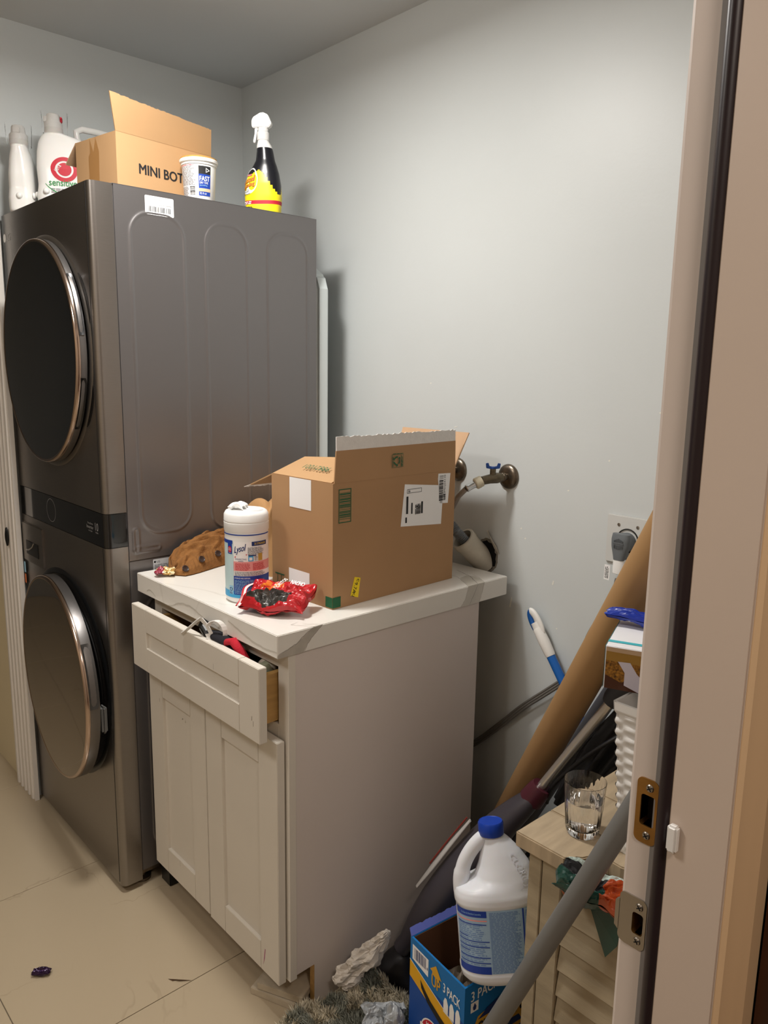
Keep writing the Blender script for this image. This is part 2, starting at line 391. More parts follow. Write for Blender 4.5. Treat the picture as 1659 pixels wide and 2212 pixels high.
def plate(name, z0, z1, x0, x1, hx0, hx1, hz0, hz1, ma, inner, lip=False):
    # a thin plate with a real hole: outer rounded outline and rectangular hole
    pm = MB(); y = JY - .0018
    def ring(x0, x1, z0, z1, r):
        pts = []
        for cx, cz, a0 in ((x1 - r, z1 - r, 0), (x0 + r, z1 - r, 90), (x0 + r, z0 + r, 180), (x1 - r, z0 + r, 270)):
            for k in range(5):
                a = math.radians(a0 + 90 * k / 4); pts.append((cx + r * math.cos(a), cz + r * math.sin(a)))
        return pts
    o = ring(x0, x1, z0, z1, .006); i = ring(hx0, hx1, hz0, hz1, .003); n = len(o)
    for yy, fl in ((y, 0), (JY - .0003, 1)):
        pm.add([(a, yy, b) for a, b in o + i], [(k, (k + 1) % n, n + (k + 1) % n, n + k) for k in range(n)])
    pm.add([(a, y, b) for a, b in o] + [(a, JY - .0003, b) for a, b in o], [(k, (k + 1) % n, n + (k + 1) % n, n + k) for k in range(n)])
    pm.add([(a, y, b) for a, b in i] + [(a, JY + .014, b) for a, b in i], [(k, (k + 1) % n, n + (k + 1) % n, n + k) for k in range(n)], 1)
    pm.add([(a, JY + .014, b) for a, b in i], [tuple(range(n))], 2)
    if lip: pm.prism([(JX0 + .001, z0 + .010), (JX0 - .004, z0 + .014), (JX0 - .004, z1 - .014), (JX0 + .001, z1 - .010)], JY - .0018, JY + .003, axis='y')
    t = thing(name, *lab[name + str(z0)], (0.5 * (x0 + x1), JY, z0))
    obj('plate', pm, [ma, inner, mat('pocket_dark', '2b2118', .7)], t, smooth=40)
    for zz in (z0 + .009, z1 - .009):
        sm = MB(); sm.lathe([(.0042, 0), (.0034, .0012), (.001, .0014)], 14, M=T(.5 * (hx0 + hx1) + .001, y, zz) @ RX(PI / 2)); sm.box((-.0028, -.0005, .0013), (.0028, .0005, .0018), 1, T(.5 * (hx0 + hx1) + .001, y, zz) @ RX(PI / 2) @ RZ(.6)); sm.box((-.0005, -.0028, .0013), (.0005, .0028, .0018), 1, T(.5 * (hx0 + hx1) + .001, y, zz) @ RX(PI / 2) @ RZ(.6))
        obj('screw', sm, [NICKEL, INK], t, smooth=30)
    return t
lab = {'strike_plate0.993': ('aged brass deadbolt strike plate, the upper of the two on the jamb', 'strike plate'),
       'strike_plate0.874': ('satin nickel latch strike plate with a lip, the lower of the two on the jamb', 'strike plate')}
plate('strike_plate', .993, 1.062, 2.2225, 2.2455, 2.2275, 2.2425, 1.012, 1.045, BRASS, BRASS)
plate('strike_plate', .874, .9305, 2.2135, 2.2435, 2.2285, 2.2405, .890, .914, NICKEL, BRASS, lip=True)
t = thing('door_bumper', 'small white rectangular plastic bumper on the door stop beside the dark strip', 'bumper', (2.268, JY - .011, 1.0))
m = MB(); m.box((2.2645, JY - .020, 1.008), (2.2745, JY - .0108, 1.0355)); obj('bumper_body', m, WHITEPL, t, bevel=.0022)
tag_ = thing('wood_panel', 'dark brown wood-grain panel beyond the door casing at the far right', 'panel', (2.36, -.6, 0))
m = MB(); m.box((2.340, -.925, 0), (2.38, -.05, 2.1)); obj('board', m, mat('dark_walnut', '4a2714', .45, var=.35, vscale=9, stretch=(10, 10, 1)), tag_)

# ceiling light fixture of the laundry (above the frame)
t = thing('ceiling_light', 'round flush ceiling light above the laundry, out of frame', 'light', (1.05, -.90, H))
m = MB(); m.lathe([(.155, H - .001), (.155, H - .015), (.150, H - .018)], 40, M=T(1.05, -.90, 0)); obj('housing', m, TRIM, t, smooth=40)
GLOW = mat('lit_diffuser', 'fff4e4', .5); GLOW.node_tree.nodes['Principled BSDF'].inputs['Emission Color'].default_value = (1.0, .965, .92, 1); GLOW.node_tree.nodes['Principled BSDF'].inputs['Emission Strength'].default_value = 17.0
m = MB(); m.lathe([(.147, H - .016), (.147, H - .060), (.135, H - .072), (.10, H - .080)], 40, M=T(1.05, -.90, 0)); obj('diffuser', m, GLOW, t, smooth=40)

# ================================================================== WASHER TOWER
XL, XR, YF, YS, YB, ZT = .004, .6707, -.8553, -.797, -.1808, 1.888
wt = thing('washer_dryer_tower', 'tall dark grey stacked washer and dryer tower with two round doors', 'washing machine', ((XL + XR) / 2, -.5, 0))
# rear shell with embossed side ribs (side panel)
m = MB(); m.box((XL, YS, .052), (XR - .0035, YB + .002, ZT - .002)); obj('cabinet_body', m, STEEL2, wt)
def rounded_rect(u0, v0, u1, v1, r, n=8):
    pts = []
    for cx, cz, a0 in ((u1 - r, v1 - r, 0), (u0 + r, v1 - r, 90), (u0 + r, v0 + r, 180), (u1 - r, v0 + r, 270)):
        for k in range(n + 1):
            a = math.radians(a0 + 90 * k / n); pts.append((cx + r * math.cos(a), cz + r * math.sin(a)))
    return pts
def emboss(mb, outline, x, depth, wd):
    "a recessed groove following a closed outline on plane x"
    n = len(outline); P = [Vector(p) for p in outline]; prof = [(-wd, .0003), (-wd * .6, .0004), (-wd * .25, -depth), (wd * .25, -depth), (wd * .6, .0004), (wd, .0003)]
    vs = []
    for i, p in enumerate(P):
        t = (P[(i + 1) % n] - P[i - 1]).normalized(); nn = Vector((t.y, -t.x))
        for d, h in prof: q = p + nn * d; vs.append((x + h, q.x, q.y))
    k = len(prof)
    mb.add(vs, [(i * k + j, ((i + 1) % n) * k + j, ((i + 1) % n) * k + j + 1, i * k + j + 1) for i in range(n) for j in range(k - 1)])
# side panel: upper sheet and lower sheet with a seam
ZS = .9495
def side_sheet(name, z0, z1, ribs):
    # sheet as grid displaced by rib grooves
    ny, nz = 300, max(8, int(300 * (z1 - z0)))
    def sdf(u, v, R):
        (a, b, c, d, r) = R
        cx, cy = (a + c) / 2, (b + d) / 2; qx = abs(u - cx) - (c - a) / 2 + r; qy = abs(v - cy) - (d - b) / 2 + r
        return math.hypot(max(qx, 0), max(qy, 0)) + min(max(qx, qy), 0) - r
    def fn(a, b):
        y = YS + .0015 + (YB - YS - .0015) * a; z = z0 + (z1 - z0) * b; x = XR
        for R in ribs:
            d = sdf(y, z, R)
            if abs(d) < .03:
                x += .0022 * math.exp(-(d / .0036) ** 2)
                if d < 0: x += .0006 * min(1, -d / .01)
            elif d < 0: x += .0006
        return (x, y, z)
    g = MB(); g.grid(ny, nz, fn)
    g.box((XR - .004, YS + .0015, z0), (XR - .0008, YB, z1))
    return obj(name, g, STEEL2, wt, smooth=50)
ribs = [(-.757, 1.018, -.612, 1.832, .055), (-.549, 1.005, -.421, 1.832, .055), (-.352, 1.0, -.215, 1.832, .055), (-.782, .972, -.768, 1.034, .007), (-.782, .972, -.708, .985, .0065)]
side_sheet('side_panel', ZS + .0015, ZT, ribs)
side_sheet('side_panel', .05, ZS - .0015, [(-.757, .1, -.612, .85, .055), (-.549, .1, -.421, .85, .055), (-.352, .1, -.215, .85, .055)])
m = MB(); m.box((XL, YS - .002, ZT - .002), (XR, YB - .02, ZT + .0005)); m.box((XL, YB - .02, ZT - .002), (XR, YB, ZT - .004)); obj('top_panel', m, STEEL2, wt, bevel=.001, bseg=1)
# front panels with a hole-less skin, rounded vertical corners
def front_panel(name, z0, z1, ma, proud=0.0, rb=0.0):
    r = .016; n = 6; pts = [(XL, YS - .001)]
    y = YF - proud
    for k in range(n + 1): a = math.radians(180 + 90 * k / n); pts.append((XL + r + r * math.cos(a), y + r + r * math.sin(a)))
    for k in range(n + 1): a = math.radians(270 + 90 * k / n); pts.append((XR - r + r * math.cos(a), y + r + r * math.sin(a)))
    pts.append((XR, YS - .001))
    g = MB(); g.prism(pts, z0, z1); return obj(name, g, ma, wt, smooth=30)
front_panel('upper_front_panel', 1.0815, ZT - .001, STEEL)
front_panel('control_panel', .992, 1.0800, BLACKGL)
front_panel('lower_front_panel', .022, .9905, STEEL)
# crease line near the right front corner
for z0, z1 in ((1.083, 1.884), (.03, .989)):
    m = MB(); m.tube([(XR - .0225, YF + .0003, z0), (XR - .0225, YF + .0003, z1)], .0014, 8); obj('corner_crease', m, DARKPL, wt, smooth=60)
# detergent drawer at the left below the control panel
m = MB(); m.box((XL + .018, YF - .0045, .842), (.205, YF + .01, .968)); dd = obj('detergent_drawer', m, STEEL, wt, bevel=.003)
m = MB(); m.box((.058, YF - .006, .868), (.165, YF - .0044, .912)); obj('drawer_grip', m, DARKPL, dd, bevel=.002)
m = MB(); m.tube([(.060, YF - .0065, .880), (.085, YF - .0065, .884), (.115, YF - .0065, .897), (.13, YF - .0065, .911)], .0022, 8); obj('grip_highlight', m, CHROME, dd, smooth=60)
p = Print(planar(frame((0, YF - .0045, 0), (1, 0, 0), (0, 0, 1)))); p.rect(.022, .80, .036, .835, LBLUE); p.rect(.022, .765, .036, .795, mat('orange_sticker', 'd4703a', .5)); p.build('sticker', wt)
# printed marks on the control panel
p = Print(planar(frame((0, YF, 0), (1, 0, 0), (0, 0, 1))))
WI = mat('silver_print', '9c9c9c', .4)
p.disc(.285, 1.038, .036, .034, WI, inner=.965, n=60); p.build('dial_ring', wt); p = Print(planar(frame((0, YF, 0), (1, 0, 0), (0, 0, 1))))
p.text('10', .605, 1.030, .020, .021, WI); p.text('Inverter', .548, 1.030, .045, .009, WI); p.text('DirectDrive', .555, 1.042, .035, .005, WI); p.text('10 YEAR', .560, 1.022, .025, .004, WI); p.text('YEARS', .605, 1.023, .018, .004, WI)
p.build('control_print', wt)
p = Print(planar(frame((0, YF, 0), (1, 0, 0), (0, 0, 1)))); p.disc(.035, 1.822, .012, .012, WHITEINK, inner=.0); p.text('LG', .053, 1.812, .032, .020, mat('badge_print', 'b5b5b5', .3)); p.build('badge', wt)
# stickers on the side
p = Print(planar(frame((XR + .0012, 0, 0), (0, 1, 0), (0, 0, 1))))
p.poly(rounded_rect(-.716, 1.8285, -.6385, 1.8735, .003, 4), PAPER); p.text('MODEL NO. WKEX200HVA', -.711, 1.864, .040, .0035, INK); p.text('Serial No. 206KWAA', -.678, 1.853, .034, .003, INK); p.bars(-.711, 1.836, -.646, 1.849, INK); p.text('CLOSED', -.710, 1.855, .009, .004, GREYINK); p.text('206KWAA02506', -.711, 1.831, .028, .003, INK)
p.build('barcode_sticker', wt, label='white barcode sticker')
p = Print(planar(frame((XR + .0008, 0, 0), (0, 1, 0), (0, 0, 1))))
p.poly(rounded_rect(-.731, .905, -.636, .9455, .002, 3), mat('foil_label', 'c9ccd0', .4, .3)); p.disc(-.7255, .938, .0028, .0028, INK); p.text('LG', -.7205, .9355, .009, .005, INK); p.fine(-.727, .909, -.655, .932, 6, GREYINK, seed=5); p.disc(-.6465, .934, .0055, .0055, INK, inner=.7); p.text('CSA', -.6500, .932, .007, .004, INK)
p.build('rating_plate', wt, label='silver rating plate')
# doors
def door(cx, cy, cz, r, phi, glass, lbl, ajar):
    M = T(cx, cy, cz) @ RZ(-phi) @ RX(PI / 2)      # local z -> -y (towards the room)
    g = MB()
    # recessed dark well on the front panel behind the door
    W_ = MB(); W_.lathe([(r + .018, 0), (r + .012, .004), (r + .002, .005), (r - .004, -.002), (r - .03, -.004)], 72, M=T(cx if not ajar else .345, YF + .001, cz) @ RX(PI / 2), capb=False)
    obj('door_surround', W_, [STEEL if not ajar else DARKPL], wt, smooth=40)
    dep = .028 if not ajar else .038
    g.lathe([(r - .02, -dep), (r - .004, -dep), (r + .004, -dep + .003), (r + .005, -.012), (r + .002, -.004), (r - .001, 0), (r - .005, .0006)], 96, M=M, capt=False)
    d = obj('door', g, mat('door_rim_silver', '74716f', .34, .8), wt, smooth=50, label=lbl)
    g = MB(); g.lathe([(r + .0056, -.0085), (r + .0058, -.006), (r + .0046, -.002), (r + .0020, .0018), (r - .0015, .0026), (r - .0046, .0010)], 96, M=M, capb=False, capt=False); obj('trim_ring', g, ROSE, d, smooth=60)
    g = MB(); g.lathe([(r - .0035, -.003), (r - .0035, .0012), (r - .02, .0024), (r * .6, .0046), (r * .2, .0052), (.002, .0053)], 96, M=M); obj('door_glass', g, glass, d, smooth=60)
    # finger scoops on the right rim
    for a0, a1, ma in (((math.radians(8), math.radians(40), mat('scoop_steel', '4a4a4b', .25, .7)), (math.radians(-40), math.radians(-12), DARKPL)) if not ajar else ((math.radians(0), math.radians(34), mat('scoop_grey', '4d4c4b', .35, .6)),)):
        g = MB()
        def fn(u, v):
            a = a0 + (a1 - a0) * u; e = min(1, min(u, 1 - u) * 9) ** .5
            zz = -.0085 - (dep - .0125) * v * (.75 + .25 * e); rr = r + .0066 - .0035 * e * math.sin(PI * v)
            return M @ Vector((rr * math.cos(a), rr * math.sin(a), zz))
        g.grid(24, 5, fn); obj('finger_scoop', g, ma, d, smooth=60)
    return d
door(.335, -.884, 1.486, .2945, .02, DOORGL, 'dark tinted glass door of the dryer', False)
d = door(.366, -.909, .5655, .291, .055, DOORGL2, 'mirror-like glass door, warm floor reflection put into its tint, left slightly ajar', True)
m = MB(); m.lathe([(.262, 0), (.262, .004), (.23, .010), (.20, .010)], 72, M=T(.34, YF - .001, .56) @ RX(PI / 2)); obj('drum_gasket', m, mat('black_rubber', '0c0c0d', .45), wt, smooth=50)
m = MB(); m.box((.612, YF - .022, .475), (.640, YF - .006, .553)); obj('door_catch', m, GREYPL, wt, bevel=.006)
# scoops pressed in the front panel right of the doors
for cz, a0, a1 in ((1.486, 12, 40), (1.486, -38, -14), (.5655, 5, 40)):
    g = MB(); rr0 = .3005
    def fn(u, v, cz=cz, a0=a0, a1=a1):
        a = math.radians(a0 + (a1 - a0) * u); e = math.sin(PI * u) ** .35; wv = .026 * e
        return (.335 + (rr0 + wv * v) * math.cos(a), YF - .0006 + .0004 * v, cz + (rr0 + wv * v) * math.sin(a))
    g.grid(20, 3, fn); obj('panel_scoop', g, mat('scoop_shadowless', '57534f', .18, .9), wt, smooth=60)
# feet
for x, y in ((XR - .04, YF + .075), (XL + .05, YF + .075), (XR - .04, YB - .06), (XL + .05, YB - .06)):
    m = MB(); m.lathe([(.024, 0), (.024, .008), (.010, .012), (.010, .03), (.017, .032), (.017, .052)], 20, M=T(x, y, 0)); obj('foot', m, OLDBR, wt, smooth=40)
m = MB(); m.box((XR - .11, YF + .06, .036), (XR - .006, YF + .32, .050)); obj('base_rail', m, OLDBR, wt)

# white vent duct standing behind the tower
t = thing('vent_duct', 'white plastic vent duct in the gap behind the tower, against the back wall', 'duct', (.62, -.09, 0))
m = MB(); m.prism([(.50, 0.0), (.6555, 0.0), (.6555, 1.695), (.640, 1.735), (.600, 1.76), (.50, 1.76)], -.165, -.118, axis='y'); obj('duct_body', m, mat('pale_blue_white_plastic', 'd6dfe0', .35), t, bevel=.008)

# ================================================================== CABINET
BX0, BX1, BF, BB, BZ, BT = .687 + .035, 1.3252, -.7543, -.1523, .100, .8718
cab = thing('base_cabinet', 'white shaker base cabinet with two doors and one open drawer', 'cabinet', ((BX0 + BX1) / 2, (BF + BB) / 2, 0))
TKY = -.6854
g = MB()
# side panels notched at the toe kick
poly = [(BF + .019, BZ + .006), (TKY, BZ + .006), (TKY, 0), (BB, 0), (BB, BT), (BF + .019, BT)]
g.prism(poly, BX1 - .0165, BX1 - .0015, axis='x'); obj('side_panel', g, CABS, cab)
g = MB(); g.prism(poly, BX0, BX0 + .015, axis='x'); obj('side_panel', g, CABS, cab)
m = MB(); m.box((BX1 - .0165, TKY - .0012, 0), (BX1 - .0015, TKY + .0002, BZ + .004)); obj('raw_plywood_edge', m, PLY, cab, label='raw plywood edge at the toe kick')
m = MB(); m.box((BX0 + .015, BB - .012, .0), (BX1 - .0165, BB - .002, BT)); obj('back_panel', m, PLY, cab)
m = MB(); m.box((BX0 + .015, BF + .02, BZ + .008), (BX1 - .0165, BB - .012, BZ + .022)); obj('bottom_panel', m, PLY, cab)
m = MB(); m.box((BX0 + .015, TKY + .10, 0), (BX1 - .0165, TKY + .11, BZ)); obj('kick_board', m, PLY, cab)
# face frame
g = MB(); OZ0, OZ1 = .706, .8365
g.box((BX1 - .0365, BF, BZ - .002), (BX1, BF + .019, BT)); g.box((BX0, BF, BZ - .002), (BX0 + .038, BF + .019, BT))
g.box((BX0 + .038, BF, OZ1), (BX1 - .0365, BF + .019, BT)); g.box((BX0 + .038, BF, .668), (BX1 - .0365, BF + .019, OZ0)); g.box((BX0 + .038, BF, BZ - .002), (BX1 - .0365, BF + .019, BZ + .036))
obj('face_frame', g, CABW, cab, bevel=.0008, bseg=1)
def shaker(name, x0, x1, z0, z1, y, th, fw, parent, lbl=None, fwz=None):
    "frame and recessed panel, front at y"
    g = MB(); fz = fwz or fw
    g.box((x0, y, z0), (x0 + fw, y + th, z1)); g.box((x1 - fw, y, z0), (x1, y + th, z1)); g.box((x0 + fw, y, z0), (x1 - fw, y + th, z0 + fz)); g.box((x0 + fw, y, z1 - fz), (x1 - fw, y + th, z1))
    d = obj(name, g, CABW, parent, bevel=.0012, bseg=2, label=lbl)
    g = MB(); g.box((x0 + fw - .003, y + .0085, z0 + fz - .003), (x1 - fw + .003, y + th - .003, z1 - fz + .003)); obj('recessed_panel', g, CABW, d)
    return d
DY = -.778
dl = shaker('door', .7215, 1.0135, .100, .6785, DY, .0195, .072, cab, None)
dr = shaker('door', 1.0165, 1.3158, .096, .6795, DY, .0195, .072, cab, None)
p = Print(planar(frame((0, DY, 0), (1, 0, 0), (0, 0, 1)))); p.h = .0002
MAG = mat('magenta_crayon', 'a8527f', .6)
p.poly([(1.2535, .112), (1.2575, .1385), (1.2608, .158), (1.2632, .157), (1.2595, .132)], MAG); p.build('crayon_mark', dr)
p = Print(planar(frame((0, DY, 0), (1, 0, 0), (0, 0, 1)))); p.h = .0002
SC_ = mat('scuff', '8f867c', .7)
for (a, b, c, d_) in [(.777, .590, .002, .010), (.898, .584, .008, .004), (.861, .155, .001, .018), (.867, .566, .0015, .0015)]: p.poly([(a, b), (a + c * .4, b + d_), (a + c, b + d_), (a + c * .7, b)], SC_)
p.build('scuffs', dl)['kind'] = 'stuff'
# drawer (open by 41 mm) with wooden box
dw = thing('cabinet_drawer', '', '', (1.0, -.8, .77)); del dw['label']; del dw['category']; dw.name = 'drawer'; PM['drawer'] = PM['cabinet_drawer']
dw.parent = cab; dw.matrix_parent_inverse = PM[cab.name].inverted()
g = MB(); x0, x1, z0, z1, y, th = .7265, 1.3158, .6905, .8555, -.8205, .0195
g.box((x0, y, z0), (x0 + .077, y + th, z1)); g.box((x1 - .077, y, z0), (x1, y + th, z1)); g.box((x0 + .077, y, z0), (x1 - .077, y + th, z0 + .064)); g.box((x0 + .077, y, z1 - .060), (x1 - .077, y + th, z1))
g.box((x0 + .074, y + .0085, z0 + .06), (x1 - .074, y + th - .002, z1 - .056)); obj('drawer_front', g, CABW, dw, bevel=.0012)
g = MB(); g.box((1.268, -.801, .712), (1.281, -.30, .822)); g.box((.765, -.801, .712), (.778, -.30, .822)); g.box((.778, -.801, .712), (1.268, -.789, .822)); g.box((.778, -.312, .712), (1.268, -.30, .822)); g.box((.778, -.789, .714), (1.268, -.312, .720)); obj('drawer_box', g, PLY, dw, bevel=.001, bseg=1)
p = Print(planar(frame((0, -.8205, 0), (1, 0, 0), (0, 0, 1)))); p.h = .0002
for (a, b, c, d_) in [(.833, .838, .002, .002), (1.292, .7235, .002, .012), (1.286, .735, .003, .010), (.96, .795, .010, .003), (1.135, .80, .001, .014)]: p.poly([(a, b), (a + c * .4, b + d_), (a + c, b + d_), (a + c * .7, b)], SC_)
p.build('scuffs', dw)['kind'] = 'stuff'

# countertop
ct = thing('countertop', 'white marble-look countertop with grey veins lying on the white cabinet', 'countertop', (1.0, -.41, .8718))
g = MB(); g.box((.687, -.7842, .8718), (1.3298, -.0476, .9217)); obj('slab', g, MARBLE, ct, bevel=.0015)
VE, VF, VD = mat('vein_grey', 'bab4aa', .25, var=.18, vscale=30), mat('vein_faint', 'cbc6bc', .25, var=.1, vscale=30), mat('vein_dark', '97928a', .25, var=.2, vscale=60)
def stroke(p, pts, wd, m, lay=1):
    rn = random.Random(len(pts)); P = []
    for a, b in zip(pts, pts[1:]):
        for k in range(5): P.append((a[0] + (b[0] - a[0]) * k / 5 + rn.uniform(-.0008, .0008), a[1] + (b[1] - a[1]) * k / 5 + rn.uniform(-.0008, .0008)))
    P.append(pts[-1])
    for i in range(len(P) - 1):
        d = Vector((P[i + 1][0] - P[i][0], P[i + 1][1] - P[i][1])); n = Vector((-d.y, d.x)).normalized(); w0 = wd * (.5 + .5 * math.sin(PI * (i + .5) / len(P))); w1 = wd * (.5 + .5 * math.sin(PI * (i + 1.5) / len(P)))
        p.poly([(P[i][0] - n.x * w0, P[i][1] - n.y * w0), (P[i + 1][0] - n.x * w1, P[i + 1][1] - n.y * w1), (P[i + 1][0] + n.x * w1, P[i + 1][1] + n.y * w1), (P[i][0] + n.x * w0, P[i][1] + n.y * w0)], m, lay)
p = Print(planar(frame((1.3298, 0, 0), (0, 1, 0), (0, 0, 1)))); p.h = .0001
p.poly([(-.7835, .8722), (-.7835, .879), (-.762, .886), (-.738, .893), (-.712, .910), (-.692, .9205), (-.668, .9212), (-.690, .905), (-.708, .888), (-.718, .8722)], VE)
stroke(p, [(-.7830, .8800), (-.760, .887), (-.738, .894), (-.712, .911), (-.690, .921)], .0007, VD, 2); stroke(p, [(-.668, .921), (-.690, .905), (-.708, .888), (-.716, .873)], .0006, VD, 2)
p.poly([(-.2300, .8722), (-.214, .888), (-.203, .9212), (-.140, .9212), (-.148, .900), (-.158, .8722)], VF)
stroke(p, [(-.230, .873), (-.212, .890), (-.203, .921)], .0006, VE, 2); stroke(p, [(-.196, .873), (-.184, .892), (-.166, .921)], .0007, VD, 2); stroke(p, [(-.158, .873), (-.148, .900), (-.142, .921)], .0006, VE, 2)
p.build('vein', ct)['kind'] = 'stuff'
p = Print(planar(frame((0, -.7842, 0), (1, 0, 0), (0, 0, 1)))); p.h = .0001
stroke(p, [(.742, .884), (.756, .891), (.775, .887), (.79, .880)], .0015, VF); stroke(p, [(.860, .8735), (.885, .879), (.905, .8885), (.935, .8955), (.972, .897), (.995, .893), (1.030, .885), (1.055, .879)], .0022, VF); stroke(p, [(1.14, .905), (1.19, .895), (1.235, .885), (1.29, .881), (1.3285, .885)], .0026, VF); stroke(p, [(1.03, .8735), (1.08, .882), (1.11, .876)], .0016, VF)
p.build('vein', ct)['kind'] = 'stuff'
p = Print(planar(frame((0, 0, .9217), (1, 0, 0), (0, 1, 0)))); p.h = .0001
p.poly([(1.3290, -.203), (1.290, -.180), (1.262, -.160), (1.255, -.128), (1.275, -.118), (1.300, -.124), (1.3290, -.140)], VF)
stroke(p, [(1.329, -.203), (1.290, -.180), (1.255, -.160), (1.200, -.150)], .0008, VE, 2); stroke(p, [(1.329, -.166), (1.300, -.148), (1.270, -.128), (1.20, -.105)], .0010, VD, 2); stroke(p, [(1.329, -.140), (1.290, -.118), (1.262, -.110)], .0008, VE, 2)
stroke(p, [(1.329, -.690), (1.300, -.715), (1.290, -.722), (1.285, -.700)], .0006, VE, 2); stroke(p, [(1.329, -.668), (1.312, -.690), (1.30, -.70)], .0005, VE, 2); stroke(p, [(.86, -.56), (.83, -.60), (.82, -.58)], .0005, VF, 2)
p.build('vein', ct)['kind'] = 'stuff'
# offcuts under the cabinet
for k, (dx, dy, rz) in enumerate(((0, 0, 0.0), (.012, .010, .05))):
    g = MB(); M = T(1.235 + dx, -.705 + dy, .0145 * k * 1.28) @ RZ(math.radians(23) + rz)
    g.box((-.062, -.055, 0), (.058, .12, .0175), 0, M)
    t = obj('tile_offcut', g, mat('raw_tile_body', 'bfb29c', .75, var=.15, vscale=30, bump=.2), bevel=.0012)
    tag(t, 'pale tile offcut under the cabinet corner, ' + ('bottom one lying on the floor' if k == 0 else 'upper one of the stack'), 'tile offcut')
g = MB(); g.box((.672, -.742, 0), (.724, -.69, .05)); tag(obj('furniture_foot', g, DARKPL, bevel=.002), 'dark square block on the floor under the left end of the cabinet', 'block')

# ------------------------------------------------------------------ loft helper (bottles)
class Loft:
    def __init__(s, secs, M): s.s = secs; s.M = M
    def at(s, z):
        S = s.s
        if z <= S[0][0]: return S[0][1:]
        for a, b in zip(S, S[1:]):
            if z <= b[0]:
                t = (z - a[0]) / (b[0] - a[0]); t = t * t * (3 - 2 * t) if len(a) > 6 and a[6] else t
                return tuple(a[i] + (b[i] - a[i]) * t for i in range(1, 6))
        return S[-1][1:6]
    def pt(s, a, z, h=0.0):
        rx, ry, cx, cy, p = s.at(z)[:5]
        c, q = math.cos(a), math.sin(a)
        k = (abs(c) ** p + abs(q) ** p) ** (-1 / p)
        return s.M @ Vector((cx + (rx + h) * k * c, cy + (ry + h) * k * q, z))
    def mesh(s, n=40, zs=None, mif=None, mb=None):
        mb = mb or MB(); zs = zs or [q[0] for q in s.s]
        o = len(mb.v)
        for z in zs:
            for k in range(n): mb.v.append(s.pt(2 * PI * k / n, z))
        for i in range(len(zs) - 1):
            for k in range(n):
                mb.f.append((o + i * n + k, o + i * n + (k + 1) % n, o + (i + 1) * n + (k + 1) % n, o + (i + 1) * n + k)); mb.m.append(mif((zs[i] + zs[i + 1]) / 2, 2 * PI * (k + .5) / n) if mif else 0)
        mb.f.append(tuple(o + k for k in range(n - 1, -1, -1))); mb.m.append(0)
        mb.f.append(tuple(o + (len(zs) - 1) * n + k for k in range(n))); mb.m.append(mb.m[-2])
        return mb
    def wrap(s, R, a0): return lambda u, v, h: s.pt(a0 + u / R, v, h * 1.5)
def frange(a, b, n): return [a + (b - a) * i / n for i in range(n + 1)]

# ================================================================== ON TOP OF THE TOWER
ZW = ZT + .0008
# long cardboard box
cx, cy = .600, -.752
L_ = Vector((-.0416, .2914, 0)).normalized(); S_ = Vector((-.1863, -.0452, 0)).normalized(); ll, sl, hh = .294, .190, .1405
def carton(name_, label_, O, xd, lx, ly, hz, ma, inner, group=None, th=.004, zb=None):
    "open carton: O is the corner, local x along xd (length lx), local y perpendicular (ly)"
    M = frame(O, xd, Vector((-xd[1], xd[0], 0)))
    t = thing(name_, label_, 'box', tuple(M @ Vector((lx / 2, ly / 2, 0))), group)
    g = MB()
    g.box((0, 0, 0), (lx, th, hz), 0, M); g.box((0, ly - th, 0), (lx, ly, hz), 0, M); g.box((0, th, 0), (th, ly - th, hz), 0, M); g.box((lx - th, th, 0), (lx, ly - th, hz), 0, M); g.box((th, th, 0), (lx - th, ly - th, th), 0, M)
    obj('box_body', g, ma, t)
    return t, M
def flapm(t, name, M, p0, p1, d0, d1, ma, th=.003, curl=0.0, edge=None, nu=10, label=None, torn=0.0):
    "a flap hinged from p0 to p1, reaching out by vectors d0 and d1 (local space)"
    p0, p1, d0, d1 = map(Vector, (p0, p1, d0, d1)); nn = (p1 - p0).cross(d0).normalized()
    g = MB(); rn = random.Random(5)
    jag = [rn.uniform(-torn, torn) for _ in range(61)]
    def fn(side):
        def f(u, v):
            d = d0 * (1 - u) + d1 * u; k = jag[int(u * 60)] if torn and v > .99 else 0
            return M @ (p0 * (1 - u) + p1 * u + d * (v + k) + nn * (curl * math.sin(v * PI / 2) * d.length + side * th))
        return f
    N = 60 if torn else nu
    g.grid(N, 6, fn(.5)); g.grid(N, 6, fn(-.5), flip=True)
    a, b = fn(.5), fn(-.5)
    for seq in ([(0, v / 6) for v in range(7)], [(1, v / 6) for v in range(7)], [(u / N, 1) for u in range(N + 1)], [(u / N, 0) for u in range(N + 1)]):
        for q, r in zip(seq, seq[1:]): g.add([a(*q), a(*r), b(*r), b(*q)], [(0, 1, 2, 3)])
    return obj(name, g, ma, t, label=label)
